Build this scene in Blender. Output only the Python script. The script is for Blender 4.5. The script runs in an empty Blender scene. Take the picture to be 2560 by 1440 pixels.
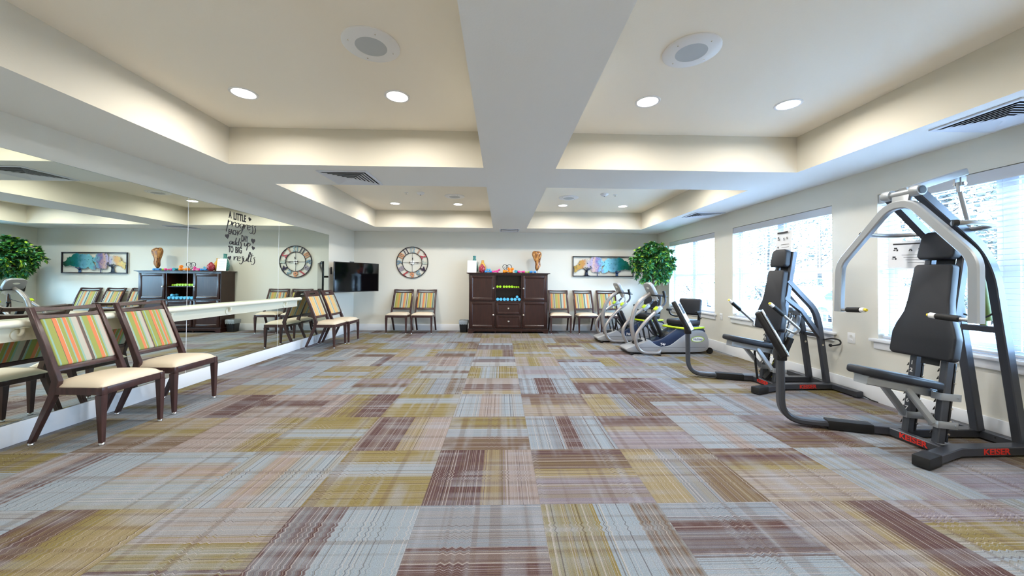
import bpy, bmesh, math, random
from mathutils import Vector, Matrix
random.seed(7)
PI = math.pi
S = bpy.context.scene
COL = S.collection

# ------------------------------------------------------------------ camera
F_PX, CX, CY = 910.0, 1280.0, 690.9
YAW, PITCH, ROLL = 0.0293, 0.0127, 0.0062
cam_d = bpy.data.cameras.new('camera')
cam = bpy.data.objects.new('camera', cam_d)
COL.objects.link(cam)
fw = Vector((math.sin(YAW), math.cos(YAW), 0)); rt = Vector((math.cos(YAW), -math.sin(YAW), 0)); up = Vector((0, 0, 1))
fw, up = fw*math.cos(PITCH)+up*math.sin(PITCH), up*math.cos(PITCH)-fw*math.sin(PITCH)
rt, up = rt*math.cos(ROLL)+up*math.sin(ROLL), up*math.cos(ROLL)-rt*math.sin(ROLL)
M = Matrix.Identity(4)
for i in range(3):
    M[i][0] = rt[i]; M[i][1] = up[i]; M[i][2] = -fw[i]
M[2][3] = 1.2
cam.matrix_world = M
cam_d.sensor_width = 36.0
cam_d.lens = F_PX/2560*36
cam_d.shift_x = (1280-CX)/2560
cam_d.shift_y = (CY-720)/2560
cam_d.clip_start = 0.05
cam_d.clip_end = 200
S.camera = cam

# ------------------------------------------------------------------ world, light, exposure
W = bpy.data.worlds.new('sky'); S.world = W; W.use_nodes = True
bg = W.node_tree.nodes['Background']
bg.inputs[0].default_value = (0.42, 0.68, 1.0, 1)
bg.inputs[1].default_value = 42.0
S.view_settings.view_transform = 'Standard'
S.view_settings.look = 'None'
S.view_settings.exposure = 0.55
S.view_settings.gamma = 1.0
S.view_settings.use_curve_mapping = False
LAMP_W = 14.8
LAMP_C = (1.0, 0.955, 0.88)
GLASS_PORTALS = True

# ------------------------------------------------------------------ room numbers
XL, XR, YF, YB = -3.52, 3.806, -0.45, 8.80
ZS, ZT = 2.371, 2.748
BX0, BX1 = -0.192, 0.558          # centre beam
TX0, TX1 = -2.776, 3.133          # outer tray edges
TY = [(0.23, 3.765), (4.529, 8.062)]
MIR = -3.508                      # mirror face
WINS = [(6.39, 8.15), (4.08, 5.88), (1.80, 3.57)]
WZ0, WZ1 = 0.64, 2.095

# ------------------------------------------------------------------ materials
def s2l(c):
    return tuple(((v/255)/12.92 if v/255 <= 0.04045 else ((v/255+0.055)/1.055)**2.4) for v in c)
def mat(name, c, rough=0.5, metal=0.0, emit=None, estr=0.0, spec=0.5, coat=0.0):
    m = bpy.data.materials.new(name); m.use_nodes = True
    b = m.node_tree.nodes['Principled BSDF']
    b.inputs['Base Color'].default_value = (*s2l(c), 1)
    b.inputs['Roughness'].default_value = rough
    b.inputs['Metallic'].default_value = metal
    b.inputs['Specular IOR Level'].default_value = spec
    b.inputs['Coat Weight'].default_value = coat
    if emit:
        b.inputs['Emission Color'].default_value = (*emit, 1); b.inputs['Emission Strength'].default_value = estr
    return m
def N(m, t, **kw):
    n = m.node_tree.nodes.new(t)
    for k, v in kw.items(): setattr(n, k, v)
    return n
def LK(m, a, b): m.node_tree.links.new(a, b)
def bumpy(m, scale, strength, dist=0.01, vary=0.0):
    b = m.node_tree.nodes['Principled BSDF']
    tc = N(m, 'ShaderNodeTexCoord'); nz = N(m, 'ShaderNodeTexNoise'); bp = N(m, 'ShaderNodeBump')
    nz.inputs['Scale'].default_value = scale; nz.inputs['Detail'].default_value = 4
    bp.inputs['Strength'].default_value = strength; bp.inputs['Distance'].default_value = dist
    LK(m, tc.outputs['Object'], nz.inputs['Vector']); LK(m, nz.outputs[0], bp.inputs['Height']); LK(m, bp.outputs[0], b.inputs['Normal'])
    if vary:
        c = b.inputs['Base Color'].default_value[:]
        mx = N(m, 'ShaderNodeMix', data_type='RGBA')
        mx.inputs[6].default_value = [v*(1-vary) for v in c[:3]]+[1]; mx.inputs[7].default_value = [min(1, v*(1+vary)) for v in c[:3]]+[1]
        LK(m, nz.outputs[0], mx.inputs[0]); LK(m, mx.outputs[2], b.inputs['Base Color'])
    return m
def wood(name, c1, c2, rough=0.35, axis=2, scale=6):
    m = mat(name, c1, rough)
    b = m.node_tree.nodes['Principled BSDF']
    tc = N(m, 'ShaderNodeTexCoord'); mp = N(m, 'ShaderNodeMapping'); nz = N(m, 'ShaderNodeTexNoise'); r = N(m, 'ShaderNodeValToRGB')
    sc = [scale*4]*3; sc[axis] = scale*0.5
    mp.inputs['Scale'].default_value = sc; nz.inputs['Scale'].default_value = 1.6; nz.inputs['Detail'].default_value = 5
    r.color_ramp.elements[0].color = (*s2l(c1), 1); r.color_ramp.elements[1].color = (*s2l(c2), 1)
    r.color_ramp.elements[0].position = 0.3; r.color_ramp.elements[1].position = 0.7
    LK(m, tc.outputs['Object'], mp.inputs[0]); LK(m, mp.outputs[0], nz.inputs['Vector']); LK(m, nz.outputs[0], r.inputs[0]); LK(m, r.outputs[0], b.inputs['Base Color'])
    return m

WALL = bumpy(mat('cream_paint', (222, 219, 208), 0.6, spec=0.3), 90, 0.12, 0.004)
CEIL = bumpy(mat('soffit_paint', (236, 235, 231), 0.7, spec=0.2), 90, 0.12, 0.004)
SIDE = bumpy(mat('tray_side_paint_dimmed', (212, 206, 191), 0.7, spec=0.2), 90, 0.12, 0.004)  # ceiling paint darkened in colour to hold down lamp glare on tray sides
TRAY = bumpy(mat('tray_paint_brightened', (248, 240, 225), 0.7, spec=0.2), 90, 0.12, 0.004)  # same ceiling paint, lightened and warmed in place of light on tray lids
TRIM = mat('white_trim', (232, 234, 238), 0.35)
MIRR = mat('mirror_silver', (234, 243, 237), 0.0, 1.0)
EDGE = mat('mirror_edge', (60, 78, 76), 0.3)
BARRE = mat('barre_cream', (236, 230, 208), 0.3)
CHWOOD = wood('chair_walnut', (54, 35, 34), (74, 49, 47), 0.3)
CABWOOD = wood('cabinet_espresso', (42, 21, 17), (58, 31, 25), 0.28)
CABIN = mat('cabinet_inside', (38, 18, 14), 0.5)
VINYL = bumpy(mat('cream_vinyl', (214, 199, 176), 0.45), 200, 0.05, 0.001)
CHROME = mat('chrome', (210, 212, 216), 0.15, 1.0)
NICKEL = mat('nickel_knob', (225, 220, 210), 0.25, 1.0)
BLACK = mat('black_plastic', (16, 16, 18), 0.4)
RUBBER = mat('black_rubber', (13, 14, 16), 0.65)
UPH = bumpy(mat('charcoal_vinyl', (31, 33, 39), 0.5, spec=0.4), 250, 0.08, 0.001)
GUN = mat('gunmetal_paint', (76, 79, 86), 0.38, 0.55)
SILV = mat('silver_paint', (172, 176, 180), 0.34, 0.6)
SILVD = mat('silver_tube', (150, 150, 150), 0.3, 0.5)
RED = mat('red_lettering', (205, 42, 30), 0.5)
WHITE = mat('white_plastic', (236, 236, 236), 0.4)
PAPER = mat('white_paper', (238, 238, 240), 0.6)
INK = mat('dark_ink', (45, 45, 50), 0.6)
YEL = mat('yellow_plastic', (232, 206, 40), 0.4)
LIME = mat('lime_plastic', (190, 214, 30), 0.35)
OLIVE = mat('olive_cylinder', (112, 126, 60), 0.4)
NUG = mat('machine_grey', (158, 160, 164), 0.32, 0.15)
NUTUBE = mat('machine_tube', (165, 160, 158), 0.25, 0.5)
NAVY = mat('machine_navy', (38, 50, 78), 0.25)
NAVT = mat('lettering_navy', (40, 60, 130), 0.4)
TVSCR = mat('tv_screen', (5, 5, 7), 0.06, spec=0.6)
DARK = mat('duct_dark', (30, 33, 40), 0.8)
VENT = mat('vent_white', (218, 222, 230), 0.4)
DECAL = mat('black_vinyl', (28, 26, 34), 0.5)
BLIND = mat('blind_white', (204, 207, 214), 0.5)
LENS = mat('lamp_lens', (255, 255, 255), 0.5, emit=(1.0, 0.97, 0.92), estr=9.0)

GLASS = bpy.data.materials.new('window_glass'); GLASS.use_nodes = True
nt = GLASS.node_tree; nt.nodes.clear()
o = nt.nodes.new('ShaderNodeOutputMaterial'); tr = nt.nodes.new('ShaderNodeBsdfTransparent'); gl = nt.nodes.new('ShaderNodeBsdfGlossy')
mx = nt.nodes.new('ShaderNodeMixShader'); fr = None
gl.inputs['Roughness'].default_value = 0.0
mx.inputs[0].default_value = 0.05; nt.links.new(tr.outputs[0], mx.inputs[1]); nt.links.new(gl.outputs[0], mx.inputs[2]); nt.links.new(mx.outputs[0], o.inputs[0])

def stripes(name, cols, period, offset, rough=0.75):
    """woven striped fabric; cols = [(colour, width)] repeating along local x"""
    m = mat(name, (200, 200, 200), rough)
    b = m.node_tree.nodes['Principled BSDF']
    tc = N(m, 'ShaderNodeTexCoord'); sx = N(m, 'ShaderNodeSeparateXYZ'); a = N(m, 'ShaderNodeMath', operation='ADD'); d = N(m, 'ShaderNodeMath', operation='DIVIDE'); f = N(m, 'ShaderNodeMath', operation='FRACT'); r = N(m, 'ShaderNodeValToRGB')
    a.inputs[1].default_value = offset+5*period; d.inputs[1].default_value = period
    LK(m, tc.outputs['Object'], sx.inputs[0]); LK(m, sx.outputs[0], a.inputs[0]); LK(m, a.outputs[0], d.inputs[0]); LK(m, d.outputs[0], f.inputs[0]); LK(m, f.outputs[0], r.inputs[0])
    cr = r.color_ramp; cr.interpolation = 'CONSTANT'
    tot = sum(w for _, w in cols); p = 0
    for i, (c, w) in enumerate(cols):
        if i == 0: e = cr.elements[0]; e.position = 0
        elif i == 1: e = cr.elements[1]; e.position = p/tot
        else: e = cr.elements.new(p/tot)
        e.color = (*s2l(c), 1); p += w
    nz = N(m, 'ShaderNodeTexNoise'); nz.inputs['Scale'].default_value = 400
    bp = N(m, 'ShaderNodeBump'); bp.inputs['Strength'].default_value = 0.15; bp.inputs['Distance'].default_value = 0.001
    LK(m, tc.outputs['Object'], nz.inputs['Vector']); LK(m, nz.outputs[0], bp.inputs['Height']); LK(m, bp.outputs[0], b.inputs['Normal'])
    LK(m, r.outputs[0], b.inputs['Base Color'])
    return m
LM, OR, BR, CR_, TQ, PK = (146, 150, 74), (208, 122, 76), (96, 82, 72), (180, 174, 158), (136, 168, 152), (186, 152, 138)
CHR = (74, 74, 84)
SEQ_A = [(LM, 12), (TQ, 8), (LM, 26), (BR, 2), (OR, 17), (CR_, 4), (LM, 16), (TQ, 6), (OR, 15), (PK, 3), (LM, 12), (TQ, 8), (CR_, 24), (PK, 3), (BR, 14), (CR_, 4), (TQ, 6), (LM, 26), (OR, 17), (CR_, 4), (LM, 10), (TQ, 8), (CR_, 20), (PK, 4), (BR, 8)]
SEQ_C = [((172, 156, 84), 22), (OR, 8), ((172, 156, 84), 12), (TQ, 5), (CHR, 8), (TQ, 4), (CR_, 14), (TQ, 5), (OR, 14), ((180, 160, 100), 14), (CR_, 5), (CHR, 7), (CR_, 10), (LM, 12)]
SEQ_B = [((214, 172, 96), 18), (CR_, 10), ((190, 186, 158), 14), ((70, 86, 92), 5), (TQ, 5), (CR_, 14), ((222, 158, 88), 16), ((214, 172, 96), 10), (CR_, 8)]

# carpet ------------------------------------------------------------
TILE, TOX, TOY = 0.6355, -0.4187, 1.967
def carpet():
    m = bpy.data.materials.new('carpet_tiles'); m.use_nodes = True
    b = m.node_tree.nodes['Principled BSDF']; b.inputs['Roughness'].default_value = 0.95; b.inputs['Specular IOR Level'].default_value = 0.1
    def val(x): return x
    def MA(op, a, bb=None, c=None):
        n = N(m, 'ShaderNodeMath', operation=op)
        for i, v in enumerate((a, bb, c)):
            if v is None: continue
            if isinstance(v, (int, float)): n.inputs[i].default_value = v
            else: LK(m, v, n.inputs[i])
        return n.outputs[0]
    def noise1(w, scale, detail=0.0, rough=0.5):
        n = N(m, 'ShaderNodeTexNoise', noise_dimensions='1D'); n.inputs['Scale'].default_value = scale; n.inputs['Detail'].default_value = detail; n.inputs['Roughness'].default_value = rough
        LK(m, w, n.inputs['W']); return n.outputs[0]
    def ramp(fac, els, interp='LINEAR'):
        r = N(m, 'ShaderNodeValToRGB'); r.color_ramp.interpolation = interp
        for i, (p, c) in enumerate(els):
            e = r.color_ramp.elements[i] if i < 2 else r.color_ramp.elements.new(p)
            e.position = p; e.color = (*s2l(c), 1) if len(c) == 3 else c
        LK(m, fac, r.inputs[0]); return r.outputs[0]
    def mixc(f, a, c2, blend='MIX'):
        n = N(m, 'ShaderNodeMix', data_type='RGBA', blend_type=blend)
        if isinstance(f, (int, float)): n.inputs[0].default_value = f
        else: LK(m, f, n.inputs[0])
        for i, v in ((6, a), (7, c2)):
            if isinstance(v, tuple): n.inputs[i].default_value = (*s2l(v), 1)
            else: LK(m, v, n.inputs[i])
        return n.outputs[2]
    tc = N(m, 'ShaderNodeTexCoord'); sp = N(m, 'ShaderNodeSeparateXYZ'); LK(m, tc.outputs['Object'], sp.inputs[0])
    T = TILE
    def at(n_, out='Fac'):
        a_ = N(m, 'ShaderNodeAttribute'); a_.attribute_name = n_; return a_.outputs[out]
    fu = MA('FRACT', MA('DIVIDE', MA('ADD', sp.outputs[0], -TOX+20*T), T))
    fv = MA('FRACT', MA('DIVIDE', MA('ADD', sp.outputs[1], -TOY+20*T), T))
    par = at('lengthwise'); r1 = at('seed')
    def sel(a, bb):      # lengthwise? a : bb
        n = N(m, 'ShaderNodeMix', data_type='FLOAT'); LK(m, par, n.inputs[0]); LK(m, bb, n.inputs[2]); LK(m, a, n.inputs[3]); return n.outputs[0]
    across, along = sel(fu, MA('SUBTRACT', 1.0, fv)), sel(fv, fu)
    # jagged shift of the threads
    zz = MA('PINGPONG', MA('MULTIPLY', along, 34.0), 1.0)
    gate = ramp(noise1(MA('ADD', along, MA('MULTIPLY', r1, 31.0)), 3.4), [(0.575, (0, 0, 0)), (0.62, (255, 255, 255))])
    ac = MA('ADD', across, MA('MULTIPLY', MA('MULTIPLY', MA('SUBTRACT', zz, 0.5), gate), 0.018))
    key = MA('ADD', ac, MA('MULTIPLY', r1, 61.0))
    # woven band colours of each tile; ragged borders between the bands
    rag = MA('MULTIPLY', MA('SUBTRACT', noise1(MA('ADD', key, 3.3), 34.0, 3.0, 0.8), 0.5), 0.30)
    pos = MA('ADD', ac, rag)
    def step(bn): return MA('GREATER_THAN', pos, at(bn))
    c = mixc(step('edge_1'), at('band_1', 'Color'), at('band_2', 'Color'))
    c = mixc(step('edge_2'), c, at('band_3', 'Color'))
    # soft tonal drift inside the bands
    drift = noise1(MA('ADD', key, 5.1), 9.0, 2.0, 0.6)
    c = mixc(MA('MULTIPLY', ramp(drift, [(0.42, (0, 0, 0)), (0.62, (255, 255, 255))]), 0.45), c, at('band_4', 'Color'))
    # plaid crossing bands
    cross = ramp(noise1(MA('ADD', along, MA('MULTIPLY', r1, 47.0)), 6.0, 2.0), [(0.44, (0, 0, 0)), (0.60, (255, 255, 255))])
    nz = N(m, 'ShaderNodeTexNoise'); nz.inputs['Scale'].default_value = 3.2; nz.inputs['Detail'].default_value = 4; LK(m, tc.outputs['Object'], nz.inputs['Vector'])
    patch = ramp(nz.outputs[0], [(0.40, (0, 0, 0)), (0.62, (255, 255, 255))])
    c = mixc(MA('MULTIPLY', MA('MULTIPLY', cross, patch), 0.55), c, (146, 150, 160))
    cross2 = ramp(noise1(MA('ADD', along, MA('MULTIPLY', r1, 19.0)), 8.0, 1.0), [(0.56, (0, 0, 0)), (0.64, (255, 255, 255))])
    c = mixc(MA('MULTIPLY', cross2, 0.35), c, (92, 72, 66))
    # fine thread lines
    l1 = ramp(noise1(key, 58.0, 2.0, 0.7), [(0.60, (0, 0, 0)), (0.66, (255, 255, 255))])
    c = mixc(MA('MULTIPLY', l1, 0.62), c, (172, 166, 166))
    l2 = ramp(noise1(MA('ADD', key, 9.3), 52.0, 1.5, 0.7), [(0.64, (0, 0, 0)), (0.69, (255, 255, 255))])
    c = mixc(MA('MULTIPLY', l2, 0.6), c, (52, 36, 40))
    l3 = ramp(noise1(MA('ADD', key, 29.3), 120.0, 1.0, 0.6), [(0.45, (0, 0, 0)), (0.66, (255, 255, 255))])
    c = mixc(MA('MULTIPLY', l3, 0.22), c, (158, 148, 120))
    # fibre
    fb = N(m, 'ShaderNodeTexNoise'); fb.inputs['Scale'].default_value = 260; fb.inputs['Detail'].default_value = 2; LK(m, tc.outputs['Object'], fb.inputs['Vector'])
    fr_ = ramp(fb.outputs[0], [(0.3, (140, 140, 140)), (0.7, (255, 255, 255))])
    c = mixc(0.5, c, fr_, 'MULTIPLY')
    ed = MA('MINIMUM', MA('MINIMUM', fu, MA('SUBTRACT', 1.0, fu)), MA('MINIMUM', fv, MA('SUBTRACT', 1.0, fv)))
    c = mixc(MA('MULTIPLY', MA('LESS_THAN', ed, 0.003), 0.2), c, (60, 50, 48))
    LK(m, c, b.inputs['Base Color'])
    bp = N(m, 'ShaderNodeBump'); bp.inputs['Strength'].default_value = 0.4; bp.inputs['Distance'].default_value = 0.003
    LK(m, fb.outputs[0], bp.inputs['Height']); LK(m, bp.outputs[0], b.inputs['Normal'])
    return m
CARPET = carpet()

# ------------------------------------------------------------------ mesh helpers
class MB:
    def __init__(s): s.bm = bmesh.new()
    def _new(s, verts, bevel=0, seg=2, mi=0):
        vs = set(verts)
        if bevel > 0:
            es = list({e for v in vs for e in v.link_edges})
            r = bmesh.ops.bevel(s.bm, geom=es, offset=bevel, segments=seg, profile=0.5, affect='EDGES', clamp_overlap=True)
        return s
    def box(s, lo, hi, bevel=0, seg=2, rot=None, piv=None):
        c = [(a+b)/2 for a, b in zip(lo, hi)]; d = [abs(b-a) for a, b in zip(lo, hi)]
        mtx = Matrix.Translation(c) @ Matrix.Diagonal((*d, 1))
        if rot is not None:
            p = Vector(piv if piv is not None else c)
            mtx = Matrix.Translation(p) @ rot.to_4x4() @ Matrix.Translation(-p) @ mtx
        r = bmesh.ops.create_cube(s.bm, size=1, matrix=mtx)
        return s._new(r['verts'], bevel, seg)
    def obox(s, c, ax, ay, az, d, bevel=0, seg=2):
        ax, ay, az = Vector(ax).normalized(), Vector(ay).normalized(), Vector(az).normalized()
        m = Matrix.Identity(4)
        for i in range(3):
            m[i][0] = ax[i]*d[0]; m[i][1] = ay[i]*d[1]; m[i][2] = az[i]*d[2]; m[i][3] = c[i]
        r = bmesh.ops.create_cube(s.bm, size=1, matrix=m)
        if m.to_3x3().determinant() < 0: bmesh.ops.reverse_faces(s.bm, faces=list({f for v in r['verts'] for f in v.link_faces}))
        return s._new(r['verts'], bevel, seg)
    def prism(s, pts, d, bevel=0, seg=2):
        """pts: 3D outline; extruded by vector d"""
        d = Vector(d); a = [s.bm.verts.new(p) for p in pts]; b = [s.bm.verts.new(Vector(p)+d) for p in pts]
        fs = [s.bm.faces.new(a), s.bm.faces.new(b[::-1])]
        n = len(pts)
        for i in range(n): fs.append(s.bm.faces.new((a[i], b[i], b[(i+1) % n], a[(i+1) % n])))
        bmesh.ops.recalc_face_normals(s.bm, faces=fs)
        return s._new(a+b, bevel, seg)
    def sweep(s, pts, sec, side=None, closed=False, caps=True, scales=None):
        pts = [Vector(p) for p in pts]; n = len(pts); rings = []
        prev = None
        for i, p in enumerate(pts):
            if closed: t0 = (p-pts[i-1]).normalized(); t1 = (pts[(i+1) % n]-p).normalized()
            else:
                t0 = (p-pts[i-1]).normalized() if i > 0 else (pts[1]-p).normalized()
                t1 = (pts[i+1]-p).normalized() if i < n-1 else t0
            t = (t0+t1)
            t = t.normalized() if t.length > 1e-6 else t1
            if side is not None: a = Vector(side)
            elif prev is None: a = Vector((0, 0, 1)) if abs(t.z) < 0.9 else Vector((1, 0, 0))
            else: a = prev
            a = (a-t*a.dot(t)).normalized(); prev = a; b = t.cross(a)
            cosh = max(0.5, t.dot(t1)); bend = (t1-t0)
            bd = bend-t*bend.dot(t); bd = bd.normalized() if bd.length > 1e-5 else None
            k = scales[i] if scales else 1
            ring = []
            for (x, y) in sec:
                o = (a*x+b*y)*k
                if bd is not None: o += bd*o.dot(bd)*(1/cosh-1)
                ring.append(s.bm.verts.new(p+o))
            rings.append(ring)
        m = len(sec); fs = []
        for i in range(n if closed else n-1):
            A, B = rings[i], rings[(i+1) % n]
            for j in range(m): fs.append(s.bm.faces.new((A[j], A[(j+1) % m], B[(j+1) % m], B[j])))
        if caps and not closed:
            fs.append(s.bm.faces.new(rings[0][::-1])); fs.append(s.bm.faces.new(rings[-1]))
        bmesh.ops.recalc_face_normals(s.bm, faces=fs)
        return s
    def tube(s, pts, r, n=12, closed=False, scales=None):
        return s.sweep(pts, [(r*math.cos(2*PI*k/n), r*math.sin(2*PI*k/n)) for k in range(n)], closed=closed, scales=scales)
    def bar(s, pts, w, h, side=(0, 1, 0), r=0.006, closed=False):
        """rounded rectangular section: w along side, h across it"""
        w, h = w/2, h/2; sec = []
        for sx, sy in ((1, 1), (-1, 1), (-1, -1), (1, -1)):
            q = [(sx*w, sy*(h-r)), (sx*(w-r), sy*h)]
            if sx*sy < 0: q = q[::-1]
            sec += q
        sec = [(w, h-r), (w-r, h), (-w+r, h), (-w, h-r), (-w, -h+r), (-w+r, -h), (w-r, -h), (w, -h+r)]
        return s.sweep(pts, sec, side=side, closed=closed)
    def lathe(s, prof, n=24, c=(0, 0, 0), axis='Z', cap=True):
        c = Vector(c); rings = []
        for r, z in prof:
            ring = []
            for k in range(n):
                a = 2*PI*k/n
                if axis == 'Z': q = Vector((r*math.cos(a), r*math.sin(a), z))
                elif axis == 'Y': q = Vector((r*math.cos(a), z, r*math.sin(a)))
                else: q = Vector((z, r*math.cos(a), r*math.sin(a)))
                ring.append(s.bm.verts.new(c+q))
            rings.append(ring)
        fs = []
        for A, B in zip(rings, rings[1:]):
            for j in range(n): fs.append(s.bm.faces.new((A[j], A[(j+1) % n], B[(j+1) % n], B[j])))
        if cap:
            fs.append(s.bm.faces.new(rings[0][::-1])); fs.append(s.bm.faces.new(rings[-1]))
        bmesh.ops.recalc_face_normals(s.bm, faces=fs)
        return s
    def cyl(s, p0, p1, r, n=16, bevel=0):
        p0, p1 = Vector(p0), Vector(p1)
        return s.tube([p0, p1], r, n)
    def ico(s, c, r, sub=2, scale=(1, 1, 1)):
        bmesh.ops.create_icosphere(s.bm, subdivisions=sub, radius=r, matrix=Matrix.Translation(c) @ Matrix.Diagonal((*scale, 1)))
        return s
    def xf(s, m): bmesh.ops.transform(s.bm, matrix=m, verts=s.bm.verts); return s
    def build(s, name, m, parent=None, off=(0, 0, 0), smooth=True, ang=35):
        if Vector(off).length > 0: bmesh.ops.translate(s.bm, verts=s.bm.verts, vec=-Vector(off))
        me = bpy.data.meshes.new(name); s.bm.to_mesh(me); s.bm.free()
        for mm in (m if isinstance(m, (list, tuple)) else [m]): me.materials.append(mm)
        if smooth:
            for p in me.polygons: p.use_smooth = True
            try: me.set_sharp_from_angle(angle=math.radians(ang))
            except Exception: pass
        o = bpy.data.objects.new(name, me); COL.objects.link(o)
        if parent: o.parent = parent
        return o
def fillet(pts, r, n=6):
    pts = [Vector(p) for p in pts]; out = [pts[0]]
    for i in range(1, len(pts)-1):
        a, b, c = pts[i-1], pts[i], pts[i+1]
        d0, d1 = (a-b), (c-b); rr = min(r, d0.length*0.49, d1.length*0.49)
        p0, p1 = b+d0.normalized()*rr, b+d1.normalized()*rr
        for k in range(n+1):
            t = k/n; out.append(p0*(1-t)**2+b*2*t*(1-t)+p1*t*t)
    return out+[pts[-1]]
def catmull(P, n=6):
    P = [Vector(p) for p in P]; Q = [P[0]*2-P[1]]+P+[P[-1]*2-P[-2]]; out = []
    for i in range(1, len(Q)-2):
        a, b, c, d = Q[i-1:i+3]
        for k in range(n):
            t = k/n; out.append(0.5*((2*b)+(c-a)*t+(2*a-5*b+4*c-d)*t*t+(3*b-a-3*c+d)*t**3))
    return out+[P[-1]]
def thing(name, label, cat, loc=(0, 0, 0), rz=0, group=None):
    o = bpy.data.objects.new(name, None); COL.objects.link(o)
    o.location = loc; o.rotation_euler = (0, 0, rz); o.empty_display_size = 0.1
    o['label'] = label; o['category'] = cat
    if group: o['group'] = group
    return o
def tag(o, label, cat, group=None, kind=None):
    o['label'] = label; o['category'] = cat
    if group: o['group'] = group
    if kind: o['kind'] = kind
    return o
def struct(o): o['kind'] = 'structure'; return o
def copy_tree(o, parent=None):
    c = o.copy(); COL.objects.link(c)
    if parent: c.parent = parent
    for ch in [x for x in bpy.data.objects if x.parent == o]: copy_tree(ch, c)
    return c
def text(name, s, size, m, origin, dx, dy, ext=0.001, parent=None, xs=1.0, bold=0.0, align='CENTER', shear=0.0):
    cu = bpy.data.curves.new('txt', 'FONT'); cu.body = s; cu.size = size; cu.extrude = ext; cu.offset = bold*size
    cu.align_x = align; cu.align_y = 'CENTER'; cu.shear = shear; cu.resolution_u = 4
    t = bpy.data.objects.new('txt', cu); COL.objects.link(t)
    dg = bpy.context.evaluated_depsgraph_get(); dg.update()
    me = bpy.data.meshes.new_from_object(t.evaluated_get(dg)); bpy.data.objects.remove(t); bpy.data.curves.remove(cu)
    dx, dy = Vector(dx).normalized(), Vector(dy).normalized(); dz = dx.cross(dy)
    mt = Matrix.Identity(4)
    for i in range(3): mt[i][0] = dx[i]*xs; mt[i][1] = dy[i]; mt[i][2] = dz[i]; mt[i][3] = origin[i]
    me.transform(mt); me.materials.clear(); me.materials.append(m); me.name = name
    if parent is False: return me
    o = bpy.data.objects.new(name, me); COL.objects.link(o)
    if parent: o.parent = parent
    return o

# ================================================================== THE ROOM
PAL = {'M': (122, 109, 66), 'R': (80, 56, 60), 'B': (134, 146, 158), 'G': (138, 129, 126), 'T': (136, 122, 94), 'P': (140, 127, 125), 'S': (118, 125, 137), 'L': (122, 114, 126), 'N': (98, 80, 66), 'C': (150, 152, 154)}
TILES = {  # (column, row): band colours and where they meet; rows run away from the camera
 (-5,0): 'MBT.4.7', (-4,0): 'PRB.3.5', (-3,0): 'BPB.28.52', (-2,0): 'BPB.3.55', (-1,0): 'MBM.27.54', (0,0): 'RTP.5.7', (1,0): 'RTL.42.56', (2,0): 'TSN.35.6', (3,0): 'RMG.35.5', (4,0): 'BLB.4.7', (5,0): 'NGL.3.6', (6,0): 'NTN.3.6',
 (1,-1): 'MBN.45.75', (0,-1): 'SRR.48.9', (-1,-1): 'RBB.42.9', (-2,-1): 'GMR.4.65', (-3,-1): 'RMT.42.58', (-4,-1): 'BCB.3.6', (2,-1): 'SRB.2.62', (3,-1): 'GTR.5.66', (4,-1): 'LMB.3.6', (5,-1): 'BRL.4.6',
 (0,1): 'MBN.4.65', (1,1): 'BRB.4.62', (2,1): 'RTL.36.52', (-1,1): 'RTP.5.7', (-2,1): 'MBM.4.66', (-3,1): 'PGM.4.7', (3,1): 'BPB.4.6', (4,1): 'LRR.35.6', (5,1): 'BGB.4.6', (-4,1): 'TMN.3.6',
 (0,2): 'BPB.34.64', (1,2): 'RTG.5.6', (2,2): 'TSR.45.68', (-1,2): 'MBM.2.44', (-2,2): 'PMR.3.62', (-3,2): 'PRG.3.55', (3,2): 'RBL.4.6', (-4,2): 'BPR.3.6', (4,2): 'BGB.4.7',
 (0,3): 'GRT.4.8', (1,3): 'BRB.3.62', (2,3): 'TRR.3.7', (-1,3): 'MSN.4.7', (-2,3): 'LRB.35.6', (-3,3): 'BPB.5.8', (3,3): 'RLB.4.7',
 (0,4): 'MBM.25.6', (1,4): 'SLB.35.7', (2,4): 'BCB.4.6', (-1,4): 'BRB.4.6', (-2,4): 'MSM.3.62', (-3,4): 'MBM.5.8', (3,4): 'SLB.3.6',
 (0,5): 'SRC.3.6', (-1,5): 'GPB.3.7', (1,5): 'GMP.3.55', (2,5): 'MRB.3.6', (0,6): 'GMR.4.7', (-1,6): 'TSR.3.6', (1,6): 'MBM.4.6'}
b = MB(); rn = random.Random(5); info = []
i0 = int(math.floor((XL-0.15-TOX)/TILE)); i1 = int(math.ceil((XR+0.16-TOX)/TILE)); j0 = int(math.floor((YF-0.15-TOY)/TILE)); j1 = int(math.ceil((YB+0.15-TOY)/TILE))
KEYS = 'MMRBBBGGTPSLNC'
for j in range(j0, j1):
    for i in range(i0, i1):
        xa, xb = max(XL-0.15, TOX+i*TILE), min(XR+0.16, TOX+(i+1)*TILE); ya, yb = max(YF-0.15, TOY+j*TILE), min(YB+0.15, TOY+(j+1)*TILE)
        b.bm.faces.new([b.bm.verts.new(p) for p in ((xa, ya, 0), (xb, ya, 0), (xb, yb, 0), (xa, yb, 0))])
        k = TILES.get((i, j)) or (''.join(rn.choice(KEYS) for _ in range(3))+'.%d.%d' % (rn.randint(25, 48), rn.randint(52, 80)))
        cs, e1, e2 = k.split('.'); info.append((cs, float('0.'+e1), float('0.'+e2), 1.0 if (i+j) % 2 == 0 else 0.0, rn.random(), rn.choice('RMBGT')))
b.box((XL-0.15, YF-0.15, -0.12), (XR+0.16, YB+0.15, -0.004))
fl = struct(b.build('floor', CARPET, smooth=False)); me = fl.data
for n_ in ('lengthwise', 'seed', 'edge_1', 'edge_2'): me.attributes.new(n_, 'FLOAT', 'FACE')
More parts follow.
